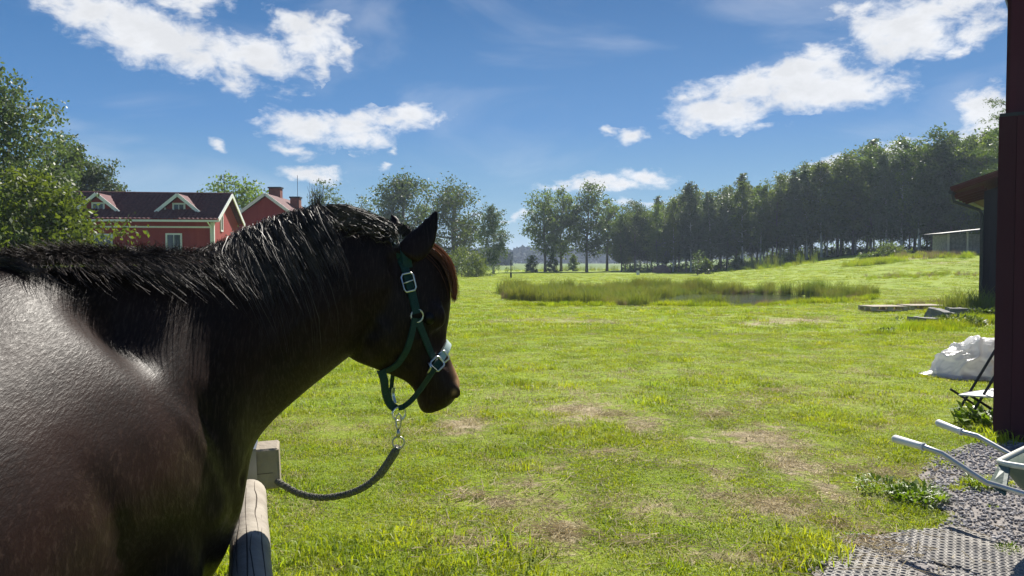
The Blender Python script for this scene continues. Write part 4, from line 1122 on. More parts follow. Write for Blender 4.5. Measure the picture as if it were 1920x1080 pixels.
e = empty('plastic_sack', (g.x + .30, g.y + .35, g.z + .06), 'crumpled white plastic sack slumped on the grass behind the barn corner', 'sack')
link('sack_body', me, M_sack, e)
bm = bmesh.new()
rimp = []
for k in range(40):
    a = 2 * math.pi * k / 40; w = 1 + .10 * math.sin(a * 5) + .07 * math.sin(a * 9 + 1)
    rimp.append((math.cos(a) * .62 * w - .03, math.sin(a) * .46 * w, -.035 + .03 * math.sin(a * 7)))
inn = [(x * .62, y * .62, .06) for x, y, z in rimp]
mb = MB(); mb.add(rimp + inn, [(k, (k + 1) % 40, 40 + (k + 1) % 40, 40 + k) for k in range(40)]); mb.obj('sack_skirt', M_sack, e, True)

# ---- folding chair, half hidden by the barn
cy = 7.75; s0 = P(1797, 742, cy)
ch = empty('folding_chair', (s0.x, cy, 0), 'folding chair with a white seat and black legs half hidden behind the barn', 'chair', None, rad(-4))
zs = s0.z
MB().add([(0, 0, 0), (.48, -.20, .0), (.48, .24, .03), (.10, .06, .015), (0, 0, .014), (.48, -.20, .014), (.48, .24, .044), (.10, .06, .03)], [(0, 3, 2, 1), (4, 5, 6, 7), (0, 1, 5, 4), (1, 2, 6, 5), (2, 3, 7, 6), (3, 0, 4, 7)]).obj('seat', M_white, ch, loc=(0, 0, zs))
p1 = P(1806, 802, 7.75); p2 = P(1866, 700, 7.72)
L_ = lambda p: (p.x - s0.x, p.y - cy, p.z)
a_, b_ = Vector(L_(p1)), Vector(L_(p2))
d_ = (b_ - a_); foot = a_ - d_ * (a_.z / d_.z) * .97
MB().tube([foot, b_ + d_ * .55], .014, 8).obj('leg', M_dark, ch)
MB().tube([foot + Vector((.1, .42, 0)), b_ + d_ * .55 + Vector((.1, .42, 0))], .014, 8).obj('leg', M_dark, ch)
for o_ in (0, .42): MB().tube([(.62, o_ + .02, .0), (.12, o_ - .0, zs + .0)], .013, 8).obj('leg', M_dark, ch)
MB().box((.66, .25, zs + .42), (.03, .42, .2)).obj('backrest', M_white, ch)

# ---- wheelbarrow
M_tray = pmat('green_tray', (.07, .125, .10), (.17, .20, .165), 7, .6, .4, 25, lo=.3, hi=.7)
M_rim = pmat('tray_rim', (.52, .53, .46), (.62, .62, .55), 5, .5)
M_grip = pmat('white_grip', (.62, .62, .62), (.70, .70, .70), 6, .5)
M_tubes = pmat('galvanised_tube', (.42, .43, .44), (.55, .56, .57), 6, .35, metal=.6)
ga, gb = P(1676, 822, 4.76), P(1757, 792, 5.24)
q1, q2 = P(1732, 838, 4.55), P(1803, 810, 5.06)
wb = empty('wheelbarrow', (2.95, 4.6, .044), 'green wheelbarrow with white grips parked on the gravel by the barn', 'wheelbarrow')
off = Vector(wb.location)
fw = Vector((.66, -.75, 0)).normalized(); ri = Vector((-fw.y, fw.x, 0))
def loc_(v): return Vector(v) - off
k1, k2 = P(1850, 905, 4.32), P(1905, 858, 4.78)
w1, w2 = P(1960, 985, 4.1), P(2010, 945, 4.5)
M_ = (k1 + k2) / 2
wheelc = M_ + fw * 1.02; wheelc.z = .044 + .19
for (a0, b0, c0, d0, sg) in ((ga, q1, k1, w1, -1), (gb, q2, k2, w2, 1)):
    ft = wheelc + ri * .07 * (-1 if sg < 0 else 1) 
    ft.z = wheelc.z
    MB().tube([loc_(b0 - (b0 - a0) * .15), loc_(b0), loc_(b0.lerp(c0, .30) + Vector((0, 0, .022))), loc_(c0), loc_(c0.lerp(ft, .5)), loc_(ft)], .016, 10).obj('frame_tube', M_tubes, wb, True)
    d = (b0 - a0); n_ = MB().tube([loc_(a0), loc_(a0 + d * .04), loc_(a0 + d * .9), loc_(b0)], [.019, .024, .021, .023], 10).ring(loc_(b0), d, .020, .005, 12, 5)
    n_.obj('grip', M_grip, wb, True)
    lt = c0 + fw * .36 - Vector((0, 0, .06)); lf = lt + fw * .06; lf.z = .05
    MB().tube([loc_(lt), loc_(lf), loc_(lf + fw * .12), loc_(lt + fw * .30 - Vector((0, 0, .06)))], .014, 8).obj('stand', M_tubes, wb, True)
# tray
tc_ = P(1858, 866, 4.50)     # rear near corner of the rim
hw = .33
cen = tc_ + ri * 0
def tray_ring(z, s, rear, front, w, nseg=7, r=.055):
    pts = []
    base = tc_ + ri * 0
    c0 = Vector((tc_.x, tc_.y, 0)) - fw * 0 + ri * (hw - .02) + fw * .02
    cs = [(rear, -w), (front, -w * .85), (front, w * .85), (rear, w)]
    out = []
    for k, (a, b) in enumerate(cs):
        sa = 1 if a == rear else -1; sb = 1 if b < 0 else -1
        cx, cy_ = a + sa * r, b + sb * r
        st = {(1, 1): math.pi, (-1, 1): 1.5 * math.pi, (-1, -1): 0, (1, -1): .5 * math.pi}[(sa, sb)]
        for j in range(nseg):
            an = st + (math.pi / 2) * j / (nseg - 1)
            out.append(c0 + fw * (cx + r * math.cos(an)) + ri * (cy_ + r * math.sin(an)) + Vector((0, 0, z)))
    return out
rimz = tc_.z
rings = [tray_ring(rimz, 1, 0, .86, hw), tray_ring(rimz - .02, 1, .02, .84, hw - .02), tray_ring(rimz - .13, 1, .09, .72, hw - .07), tray_ring(rimz - .24, 1, .20, .60, hw - .12)]
inner = [tray_ring(rimz - .002, 1, .035, .825, hw - .035), tray_ring(rimz - .12, 1, .10, .71, hw - .08), tray_ring(rimz - .23, 1, .21, .59, hw - .13)]
m = len(rings[0]); mb = MB(); allr = rings[::-1] + inner
vs = [loc_(p) for r_ in allr for p in r_]
fs = []
for q in range(len(allr) - 1):
    for k in range(m): fs.append((q * m + k, q * m + (k + 1) % m, (q + 1) * m + (k + 1) % m, (q + 1) * m + k))
fs.append(tuple(range(m - 1, -1, -1))); fs.append(tuple((len(allr) - 1) * m + k for k in range(m)))
mb.add(vs, fs).obj('tray', M_tray, wb, True)
MB().tube([loc_(p) + Vector((0, 0, .004)) for p in tray_ring(rimz, 1, .012, .85, hw - .012)], .017, 8, closed=True).obj('tray_rim', M_rim, wb, True)
wl_ = MB().ring(loc_(wheelc), ri, .145, .045, 28, 10).obj('tyre', M_dark, wb, True)
MB().tube([loc_(wheelc - ri * .05), loc_(wheelc + ri * .05)], .06, 14).ring(loc_(wheelc), ri, .10, .012, 20, 6).obj('rim', M_tray, wb, True)
MB().tube([loc_(wheelc - ri * .10), loc_(wheelc + ri * .10)], .010, 8).obj('axle', M_dark, wb)

MB().add([loc_(P(1872, 872, 4.46)), loc_(P(1893, 874, 4.42)), loc_(P(1884, 930, 4.24)), loc_(P(1853, 908, 4.31)), loc_(P(1872, 872, 4.46) + ri * .025), loc_(P(1893, 874, 4.42) + ri * .025), loc_(P(1884, 930, 4.24) + ri * .025), loc_(P(1853, 908, 4.31) + ri * .025)],
         [(0, 1, 2, 3), (7, 6, 5, 4), (0, 4, 5, 1), (1, 5, 6, 2), (2, 6, 7, 3), (3, 7, 4, 0)]).obj('bracket', M_tray, wb)
# ---- rubber ring mat on the gravel
MATC = [Gz(*p, .06) for p in [(1538, 1018), (1640, 1004), (1795, 981), (1920, 1024), (2200, 1100), (2300, 1220), (1590, 1220)]]
M_mat = pmat('rubber_mat', (.20, .185, .165), (.36, .335, .30), 8, .8, .3, 60, coords='World')
V, Fs = [], []
dx_ = .047; dyy = .047 * .866; row = 0; yv = 3.35; RO, RI, T = .0262, .0150, .016
rng = np.random.RandomState(2)
ang = np.arange(8) * math.pi / 4 + math.pi / 8
while yv < 4.95:
    xv = 1.4 + (dx_ / 2 if row % 2 else 0)
    while xv < 3.6:
        if in_poly(np.array([xv]), np.array([yv]), MATC)[0]:
            z = .046 + .010 * (mn.noise(Vector((xv * 3.1, yv * 3.1, 7)))) + .008 * math.sin(xv * 5 + yv * 3) + .004 * math.sin(xv * 17) - .010 * (mn.noise(Vector((xv * 2, yv * 2, 0))) > .25)
            nb = len(V)
            for r_, zz in ((RO, z - T * .4), (RO * .96, z), (RI, z), (RI * .95, z - T)):
                for a in ang: V.append((xv + r_ * math.cos(a), yv + r_ * math.sin(a), zz))
            for q in range(3):
                for k in range(8): Fs.append((nb + q * 8 + k, nb + q * 8 + (k + 1) % 8, nb + (q + 1) * 8 + (k + 1) % 8, nb + (q + 1) * 8 + k))
        xv += dx_
    yv += dyy; row += 1
tag(link('rubber_mat', idx_mesh('rubber_mat', V, Fs, M_mat)), 'grey rubber ring mat pressed into the gravel in the bottom right corner', 'mat')

# ================================================================== the horse (one continuous body)
def catmull(A, t):
    A = np.asarray(A, float); n = len(A) - 1; s = min(max(t, 0), 1) * n; i = min(int(s), n - 1); f = s - i
    p0, p1, p2, p3 = A[max(i - 1, 0)], A[i], A[i + 1], A[min(i + 2, n)]
    return .5 * ((2 * p1) + (-p0 + p2) * f + (2 * p0 - 5 * p1 + 4 * p2 - p3) * f * f + (-p0 + 3 * p1 - 3 * p2 + p3) * f ** 3)
class Loft:
    """rows: centre(3), dorsal vector v(3), lateral vector u(3), top narrowing, bottom narrowing"""
    def __init__(s, rows): s.A = np.array([np.concatenate(r) for r in rows])
    def at(s, t, th, out=0.0):
        a = catmull(s.A, t); c, v, u, k = a[:3], a[3:6], a[6:9], a[9:]
        ct, st = math.cos(th), math.sin(th)
        w = 1 - k[0] * max(0, ct) ** 1.5 - k[1] * max(0, -ct) ** 1.5
        p = c + v * ct + u * st * w
        if out:
            nv = v / np.linalg.norm(v); nu = u / np.linalg.norm(u)
            d = nv * ct + nu * st; p = p + d * out
        return p
    def mesh(s, mb, n=24, m=28):
        vs = []; fs = []
        for i in range(m):
            for k in range(n): vs.append(s.at(i / (m - 1), 2 * math.pi * k / n))
        for i in range(m - 1):
            for k in range(n): fs.append((i * n + k, i * n + (k + 1) % n, (i + 1) * n + (k + 1) % n, (i + 1) * n + k))
        fs.append(tuple(range(n - 1, -1, -1))); fs.append(tuple((m - 1) * n + k for k in range(n)))
        mb.add(vs, fs)
HB = rad(9)
FW = np.array([math.sin(HB), math.cos(HB), 0]); RT = np.array([math.cos(HB), -math.sin(HB), 0]); UP = np.array([0, 0, 1.0])
WI = np.array([-0.92, 1.36, 0.0])
hmb = MB()
trows = []
for (s, top, bot, hw_, kt, kb) in [(-1.50, 1.30, 1.10, .06, 0, 0), (-1.44, 1.46, 1.00, .17, .1, .1), (-1.25, 1.56, .92, .255, .15, .1), (-1.0, 1.62, .86, .29, .25, .1), (-.75, 1.58, .80, .285, .25, .1), (-.45, 1.54, .78, .30, .2, .1),
                                   (-.2, 1.59, .81, .295, .35, .1), (0, 1.645, .85, .275, .45, .15), (.14, 1.635, .88, .275, .45, .15), (.27, 1.54, .83, .262, .15, .15), (.37, 1.42, .82, .25, .1, .1), (.46, 1.36, .84, .23, .05, .1), (.56, 1.27, .90, .16, 0, 0)]:
    c = WI + FW * s + UP * (top + bot) / 2
    trows.append((c, UP * (top - bot) / 2, RT * hw_, [kt, kb]))
torso = Loft(trows); torso.mesh(hmb, 28, 40)
NECK = [((-20, 505), 1.40, (440, 990), 1.80, .14, .4, .2), ((120, 492), 1.55, (447, 930), 1.84, .135, .4, .2), ((265, 490), 1.69, (462, 850), 1.91, .125, .4, .25), ((390, 484), 1.83, (502, 795), 1.97, .112, .4, .3),
        ((490, 441), 1.97, (560, 742), 2.05, .115, .45, .3), ((580, 412), 2.08, (612, 700), 2.13, .105, .4, .25), ((655, 412), 2.17, (655, 664), 2.20, .10, .3, .2), ((722, 432), 2.24, (692, 625), 2.25, .095, .2, .1)]
tops = [np.array(P(*a[0], a[1])) for a in NECK]; bots = [np.array(P(*a[2], a[3])) for a in NECK]
cen = [(a + b) / 2 for a, b in zip(tops, bots)]
nrows = []
for i, a in enumerate(NECK):
    v = (tops[i] - bots[i]) / 2; t = cen[min(i + 1, 7)] - cen[max(i - 1, 0)]
    u = np.cross(t, v); u /= np.linalg.norm(u)
    if u[1] > 0: u = -u
    nrows.append((cen[i], v, u * a[4], [a[5], a[6]]))
neck = Loft(nrows); neck.mesh(hmb, 28, 40)
HH = rad(64)
hv = np.array([math.sin(HH), math.cos(HH), 0]); hl = np.array([math.cos(HH), -math.sin(HH), 0])
ha = hv * .37 - UP * .929; hb = hv * .929 + UP * .37
HEAD = [((752, 425), (668, 545), .070, 0), ((786, 452), (655, 600), .090, .05), ((814, 496), (650, 640), .100, .08), ((828, 538), (658, 668), .103, .15), ((826, 575), (682, 690), .092, .2), ((822, 606), (712, 702), .076, .2),
        ((826, 640), (742, 712), .064, .15), ((838, 668), (770, 724), .058, .1), ((851, 692), (783, 740), .058, .05), ((860, 713), (785, 756), .060, 0), ((860, 735), (787, 765), .055, 0), ((851, 756), (795, 771), .040, 0)]
hrows = []
for i, (f_, b_, w_, kt) in enumerate(HEAD):
    D = 2.25 + .075 * i / 11
    m_ = ((f_[0] + b_[0]) / 2, (f_[1] + b_[1]) / 2)
    d = np.array([f_[0] - b_[0], 0, -(f_[1] - b_[1])], float); L_px = np.linalg.norm(d); d /= L_px
    e_ = L_px / 2 / F_PX * D
    lat = (w_ * np.dot(hl, d)) ** 2
    B = math.sqrt(max(e_ * e_ - lat, (.35 * e_) ** 2)) / max(.3, abs(np.dot(hb, d)))
    c = np.array(P(m_[0], m_[1], D))
    hrows.append((c, hb * B, hl * w_, [.15 + kt, .30 if i < 8 else .1]))
head = Loft(hrows); head.mesh(hmb, 28, 44)
def hp(s, r, z): return WI + FW * s + RT * r + UP * z
# round cheek, eye ridge, nostril wings
def ellip(c, M, r, n=12):
    bm_ = bmesh.new(); bmesh.ops.create_icosphere(bm_, subdivisions=3, radius=1)
    M = np.array(M).T
    vs = [Vector(np.array(c) + M @ (np.array(v.co) * r)) for v in bm_.verts]; fs = [tuple(v.index for v in f.verts) for f in bm_.faces]
    bm_.free(); hmb.add(vs, fs)
hf = [hl, hb, -ha]
ellip(np.array(P(712, 620, 2.235)), hf, (.088, .085, .105))
for sg in (1, -1): ellip(hp(.20, sg * .09, 1.33), [RT, FW, UP], (.14, .22, .18))
for sg in (1, -1):
    c = head.at(.30, sg * rad(58)); ellip(c, hf, (.026, .032, .040))
    c = head.at(.84, sg * rad(62)); ellip(c, hf, (.013, .018, .026))
# legs
def limb(pts, rr, n=14): hmb.tube([Vector(p) for p in pts], rr, n)
for r in (.145, -.145):
    st = .05 if r > 0 else -.02
    limb([hp(.20, r * .8, 1.30), hp(.22, r, 1.0), hp(.14, r, .78), hp(.08 + st, r, .52), hp(.085 + st, r, .46), hp(.07 + st, r, .40), hp(.07 + st, r, .22), hp(.075 + st, r, .17), hp(.10 + st, r, .10)],
         [.09, .125, .09, .052, .055, .040, .032, .042, .038])
    limb([hp(.105 + st, r, .09), hp(.13 + st, r, .005)], [.045, .062])
    limb([hp(-1.12, r, 1.25), hp(-1.10, r * 1.05, 1.0), hp(-1.02, r, .82), hp(-1.20, r, .60), hp(-1.27, r, .50), hp(-1.22, r, .42), hp(-1.20, r, .22), hp(-1.19, r, .17), hp(-1.16, r, .10)],
         [.20, .19, .12, .060, .055, .045, .036, .046, .040])
    limb([hp(-1.16, r, .09), hp(-1.13, r, .005)], [.046, .062])
# ears (near one upright, far one turned back)
def ear(base, tip, side, w, back):
    base, tip = np.array(base), np.array(tip); ax = tip - base; L = np.linalg.norm(ax); ax /= L
    sd = side - ax * np.dot(side, ax); sd /= np.linalg.norm(sd); nn = np.cross(ax, sd)
    vs = []; fs = []; prof = [(0, .80), (.15, .97), (.35, .92), (.55, .68), (.75, .40), (.9, .18), (1.0, .03)]
    for t, k in prof:
        for q in range(12):
            a = 2 * math.pi * q / 12
            vs.append(base + ax * L * t + sd * (w * k * math.cos(a) + .012 * math.sin(t * 3.1)) + nn * (w * k * .45 * math.sin(a) + back * math.sin(t * 3.14) * .010))
    for i in range(len(prof) - 1):
        for q in range(12): fs.append((i * 12 + q, i * 12 + (q + 1) % 12, (i + 1) * 12 + (q + 1) % 12, (i + 1) * 12 + q))
    fs.append(tuple(range(11, -1, -1))); fs.append(tuple(range(72, 84))); hmb.add(vs, fs)
ear(P(762, 482, 2.20), P(823, 380, 2.24), np.array(P(800, 470, 2.2) - P(740, 450, 2.2)), .046, 1)
ear(P(735, 440, 2.32), P(728, 391, 2.36), np.array(P(760, 440, 2.32) - P(720, 440, 2.32)), .028, 1)
tail_p = [hp(-1.45, 0, 1.42), hp(-1.56, 0, 1.38), hp(-1.60, 0, 1.2)]
limb(tail_p, [.05, .045, .03], 8)
raw = bpy.data.objects.new('raw', hmb.mesh('raw')); COL.objects.link(raw)
md = raw.modifiers.new('r', 'REMESH'); md.mode = 'VOXEL'; md.voxel_size = .0075; md.use_smooth_shade = True
md = raw.modifiers.new('s', 'SMOOTH'); md.iterations = 7; md.factor = .5
dg = bpy.context.evaluated_depsgraph_get()
hm = bpy.data.meshes.new_from_object(raw.evaluated_get(dg)); hm.name = 'body'
bpy.data.objects.remove(raw)
# muscle relief, nostril and mouth, in real depth
nv_ = len(hm.vertices); co = np.empty(nv_ * 3, np.float32); hm.vertices.foreach_get('co', co); co = co.reshape(-1, 3)
no = np.empty(nv_ * 3, np.float32); hm.vertices.foreach_get('normal', no); no = no.reshape(-1, 3)
# let neck, withers and shoulder flow into each other
ed_ = np.empty(len(hm.edges) * 2, np.int32); hm.edges.foreach_get('vertices', ed_); ed_ = ed_.reshape(-1, 2)
deg = np.bincount(ed_.reshape(-1), minlength=nv_).astype(np.float32)[:, None]
hc_ = np.array(head.A[4][:3]); wgt_ = sstep((np.linalg.norm(co - hc_, axis=1) - .42) / .25) * sstep((co[:, 2] - .75) / .15)
wgt_ = (wgt_ * .6)[:, None].astype(np.float32)
for _ in range(45):
    acc_ = np.stack([np.bincount(ed_[:, 0], co[ed_[:, 1], k], nv_) + np.bincount(ed_[:, 1], co[ed_[:, 0], k], nv_) for k in range(3)], 1) / deg
    co += wgt_ * (acc_ - co)
hm.vertices.foreach_set('co', co.astype(np.float32).reshape(-1)); hm.update()
no = np.empty(nv_ * 3, np.float32); hm.vertices.foreach_get('normal', no); no = no.reshape(-1, 3)
def dent(c, r, d, dirn=None):
    q = np.linalg.norm((co - np.array(c)) / np.array(r), axis=1); w = np.exp(-(q ** 2) * 2.2)
    co[:] = co + (no * w[:, None] * d if dirn is None else np.array(dirn)[None] * w[:, None] * d)
def dent_line(a, b, r, d, n=7):
    for t in np.linspace(0, 1, n): dent(np.array(a) * (1 - t) + np.array(b) * t, (r, r, r), d)
for sg in (1, -1):
    dent_line(head.at(.37, sg * rad(84)), head.at(.60, sg * rad(80)), .011, .0045, 9)
    dent_line(head.at(.40, sg * rad(62)), head.at(.62, sg * rad(55)), .016, -.004, 9)
    dent_line(head.at(.24, sg * rad(50)), head.at(.32, sg * rad(46)), .010, .005, 5)
    dent_line(head.at(.33, sg * rad(118)), head.at(.52, sg * rad(112)), .014, -.005, 9)
    dent(head.at(.86, sg * rad(64)), (.013, .016, .016), -.016)
    dent(head.at(.30, sg * rad(80)), (.03, .03, .03), -.004)
    dent_line(head.at(.80, sg * rad(128)), head.at(.99, sg * rad(100)), .007, -.004, 12)
dent(P(228, 640, 1.52), (.085, .10, .14), -.038)  # hollow shaped to turn dark, like the mane's shadow on the shoulder
dent(P(190, 560, 1.45), (.07, .09, .09), -.020)
# shoulder blade ridge, point of shoulder, jugular groove, chest crease
dent_line(hp(.16, .27, 1.45), hp(.36, .22, 1.12), .040, .009, 10)
dent_line(hp(.25, .27, 1.45), hp(.42, .20, 1.12), .036, -.010, 12)
dent(hp(.32, .22, 1.12), (.07, .07, .07), .016)
dent_line(hp(-.12, .30, 1.42), hp(.05, .28, 1.05), .05, -.010, 8)
dent_line(hp(.02, .28, 1.10), hp(.18, .26, .98), .05, .010, 6)
dent_line(neck.at(.1, rad(140)), neck.at(.95, rad(128)), .030, -.009, 16)
dent_line(neck.at(.98, rad(60)), neck.at(.98, rad(130)), .025, -.008, 8)
hm.vertices.foreach_set('co', co.reshape(-1)); hm.update(); hm.shade_smooth()

def coat_mat():
    m = bpy.data.materials.new('dark_bay_coat'); m.use_nodes = True
    t = m.node_tree; b = t.nodes['Principled BSDF']; N = t.nodes.new; L = t.links.new
    g = N('ShaderNodeTexCoord')
    def noise(s, st=(1, 1, 1), d=4, r=.6):
        mp = N('ShaderNodeMapping'); mp.inputs['Scale'].default_value = st; mp.inputs['Rotation'].default_value = (rad(25), rad(30), 0)
        L(g.outputs['Object'], mp.inputs[0]); n = N('ShaderNodeTexNoise'); n.inputs['Scale'].default_value = s; n.inputs['Detail'].default_value = d; n.inputs['Roughness'].default_value = r
        L(mp.outputs[0], n.inputs[0]); return n.outputs['Fac']
    def mr(v, a, b_, c=0., d=1.):
        n = N('ShaderNodeMapRange'); n.inputs['From Min'].default_value = a; n.inputs['From Max'].default_value = b_; n.inputs['To Min'].default_value = c; n.inputs['To Max'].default_value = d; L(v, n.inputs['Value']); return n.outputs[0]
    def mix(f, a, b_):
        n = N('ShaderNodeMixRGB')
        for k, v in enumerate((f, a, b_)):
            if isinstance(v, tuple): n.inputs[k].default_value = (*v, 1)
            else: L(v, n.inputs[k])
        return n.outputs[0]
    fur = noise(330, (1, .20, .10), 3, .7)
    col = mix(mr(noise(3.5), .4, .65), (.012, .0075, .007), (.023, .0115, .0095))
    col = mix(mr(fur, .50, .72), col, (.040, .026, .022))
    mu = N('ShaderNodeAttribute'); mu.attribute_name = 'nose_glint'; col = mix(mu.outputs['Fac'], col, (.46, .27, .14))
    L(col, b.inputs['Base Color'])
    L(mr(fur, .35, .65, .50, .36), b.inputs['Roughness']); b.inputs['Specular IOR Level'].default_value = .085
    b.inputs['Sheen Weight'].default_value = .0; b.inputs['Sheen Roughness'].default_value = .35; b.inputs['Sheen Tint'].default_value = (.75, .68, .66, 1)
    bn = N('ShaderNodeBump'); bn.inputs['Strength'].default_value = .30; bn.inputs['Distance'].default_value = .0035
    L(fur, bn.inputs['Height'])
    bn2 = N('ShaderNodeBump'); bn2.inputs['Strength'].default_value = .10; bn2.inputs['Distance'].default_value = .012; L(noise(22, (1, .6, .5)), bn2.inputs['Height']); L(bn.outputs[0], bn2.inputs['Normal'])
    L(bn2.outputs[0], b.inputs['Normal'])
    return m
M_coat = coat_mat(); hm.materials.clear(); hm.materials.append(M_coat)
# tan sunlit glint on bridge and tip of the nose, painted into the coat
w = np.zeros(nv_)
for t, th, r in ((.74, 4, .032), (.79, 14, .032), (.69, 4, .018), (.84, 30, .016), (.78, 38, .014), (.83, 66, .008)):
    c = head.at(t, rad(th)); w = np.maximum(w, np.exp(-(np.linalg.norm(co - c, axis=1) / r) ** 2))
a = hm.attributes.new('nose_glint', 'FLOAT', 'POINT'); a.data.foreach_set('value', w.astype(np.float32))
horse = empty('horse', tuple(WI), 'dark bay horse in a green halter looking away over the lawn', 'horse')
hbody = link('body', hm, None, horse); hbody.location = tuple(-WI)
bvh = BVHTree.FromPolygons([tuple(c) for c in co], [tuple(p.vertices) for p in hm.polygons])
for sg in (1, -1):
    c = head.at(.295, sg * rad(66), -.004)
    bm = bmesh.new(); bmesh.ops.create_icosphere(bm, subdivisions=3, radius=.021); me = bpy.data.meshes.new('eye'); bm.to_mesh(me); bm.free(); me.shade_smooth()
    M_eye = MATS.get('eye') or pmat('eye', (.004, .003, .003), None, rough=.35, spec=.2)
    link('eye', me, M_eye, horse, tuple(c - WI))

M_nostril = pmat('nostril_skin', (.006, .005, .005), None, rough=.7, spec=.1)
for sg in (1, -1):
    mbn = MB(); pts_ = []
    for k in range(9):
        a_ = -1.9 + 3.1 * k / 8
        pts_.append(Vector(head.at(.865 + .020 * math.sin(a_), sg * rad(60 + 10 * math.cos(a_)), -.0035) - WI))
    mbn.tube(pts_, [.001 + .0042 * math.sin(math.pi * k / 8) for k in range(9)], 8).obj('nostril', M_nostril, horse, True)
# ------------------------------------------------------------------ hair
def strands(paths, w0, name, mats, parent, off, rng):
    """thin tapered ribbons of hair; paths (N,K,3)"""
    Pn = np.asarray(paths); n, K, _ = Pn.shape
    T = np.gradient(Pn, axis=1); T /= np.linalg.norm(T, axis=2)[..., None] + 1e-9
    r = rng.normal(size=(n, 1, 3)); S = np.cross(T, r); S /= np.linalg.norm(S, axis=2)[..., None] + 1e-9
    taper = np.linspace(1, .25, K)[None, :, None]; ww = (w0 * rng.uniform(.6, 1.3, (n, 1, 1))) * taper * .5
    Lf, Rg = Pn - S * ww, Pn + S * ww
    V = np.stack([Lf, Rg], 2).reshape(-1, 3) - off
    b_ = (np.arange(n) * K * 2)[:, None] + np.arange(K - 1)[None] * 2
    Fq = np.stack([b_, b_ + 1, b_ + 3, b_ + 2], -1).reshape(-1, 4)
    o = link(name, idx_mesh(name, V, Fq, mats, False), None, parent); o['kind'] = 'stuff'
    return o
M_mane = pmat('mane_hair', (.028, .021, .018), (.085, .066, .055), 22, .52, spec=.32, lo=.4, hi=.62)
M_fore = pmat('forelock_hair', (.085, .028, .016), (.14, .055, .030), 14, .5, spec=.4, trans=.25)
rng = np.random.RandomState(4)
def t_of_px(px): return np.interp(px, [a[0][0] for a in NECK], np.linspace(0, 1, 8))
paths = []
K = 9
CL = [(rng.uniform(-120, 720), rng.normal() * .012, rng.uniform(.7, 1.3)) for _ in range(150)]
for i in range(17000):
    cpx, drift, lf = CL[rng.randint(150)]
    px = cpx + rng.normal() * 7
    t = t_of_px(px); th0 = rng.normal() * .10
    if px < 400: L_h = rng.uniform(.03, .095) * lf
    elif px < 450: L_h = rng.uniform(.05, .11) * lf
    elif px < 590: L_h = rng.uniform(.07, .17) * (lf * .3 + .7)
    else: L_h = rng.uniform(.05, .11)
    if rng.rand() < .015: L_h *= 1.8
    hang = float(sstep(np.float64((px + 10) / 110)) * sstep(np.float64((430 - px) / 70)))
    if hang > .3: L_h = rng.uniform(.05, .125) * lf
    vv = catmull(neck.A, t)[3:6]; vr = np.linalg.norm(vv)
    rise = rng.uniform(.010, .030) * (1.3 if 440 < px < 640 else 1) ; dt = drift * 1.3 + rng.normal() * .015 + (.10 if px > 600 else (-.010 if px < 450 else -.02))
    if 440 < px < 520: dt -= .03
    dt -= max(0, (520 - px) / 520) * .8 * L_h
    rise *= 1 - .55 * hang
    pl = []
    for k in range(K):
        s = k / (K - 1); arc = s * L_h
        th = th0 + max(0, arc - .008) / (vr * .62) * (1.0 if px < 600 else .35)
        o = .004 + rise * math.sin(min(1, s * 1.9 + .12) * math.pi * .62) * (1 - s * .35) + s * s * (.010 + .028 * hang) * lf
        pl.append(neck.at(t + dt * s + .006 * math.sin(s * 7 + cpx) * s, th, o) + np.array([0, 0, 0]))
    paths.append(pl)
paths = np.array(paths) + rng.normal(size=(len(paths), 1, 3)) * .0015
mane = strands(paths, .0018, 'mane', M_mane, horse, WI, rng)
# upright wisp and tufts that break the crest line
pl = []
for i in range(110):
    b_ = neck.at(t_of_px(592 + rng.normal() * 4), 0, 0); tip = np.array(P(591 + rng.normal() * 8, 362 + rng.normal() * 12, 2.1))
    c_ = np.array([rng.normal() * .004, rng.normal() * .01, 0]); pl.append([b_ * (1 - s) + tip * s + c_ * math.sin(s * 3.1) * 1.0 for s in np.linspace(0, 1, K)])
for i in range(3400):
    px = rng.uniform(-100, 740) if i > 700 else rng.choice([215, 60, 340, 455]) + rng.normal() * 22; t = t_of_px(px); b_ = neck.at(t, rng.normal() * .08, 0); h = rng.uniform(.012, .035) * (1 + .5 * math.sin(px * .05)) * (.8 if px < 640 else .6)
    dr = neck.at(min(1, t + .04), 0) - b_; dr /= np.linalg.norm(dr) + 1e-6; bend = rng.uniform(-.5, .9) * (1 if px > 420 else -.7)
    e_ = b_ + UP * h + dr * h * bend + np.array([.3, -.5, 0]) * h * rng.uniform(-.2, 1)
    pl.append([b_ * (1 - s) + e_ * s + UP * h * .25 * math.sin(s * 3.1) for s in np.linspace(0, 1, K)])
strands(np.array(pl), .0020, 'mane_wisps', M_mane, horse, WI, rng)
# bridle path to poll
pl = []
for i in range(2600):
    a0 = P(rng.uniform(600, 735), 0, 2.2); px = rng.uniform(590, 735); t = t_of_px(px); th = rng.normal() * .22 + .12
    L_ = rng.uniform(.05, .16) / 1.0
    q = [neck.at(min(1.0, t + L_ * s * .95), th + s * rng.uniform(0, .25), .004 + .022 * math.sin(min(1, s * 1.3) * 2.6)) for s in np.linspace(0, 1, K)]
    if px > 700: q = [neck.at(t, th, .0) * (1 - s) + np.array(P(765 + rng.normal() * 6, 436 + rng.normal() * 6, 2.24)) * s + UP * .012 * math.sin(s * 3.1) for s in np.linspace(0, 1, K)]
    pl.append(q)
strands(np.array(pl), .0022, 'poll_hair', M_mane, horse, WI, rng)
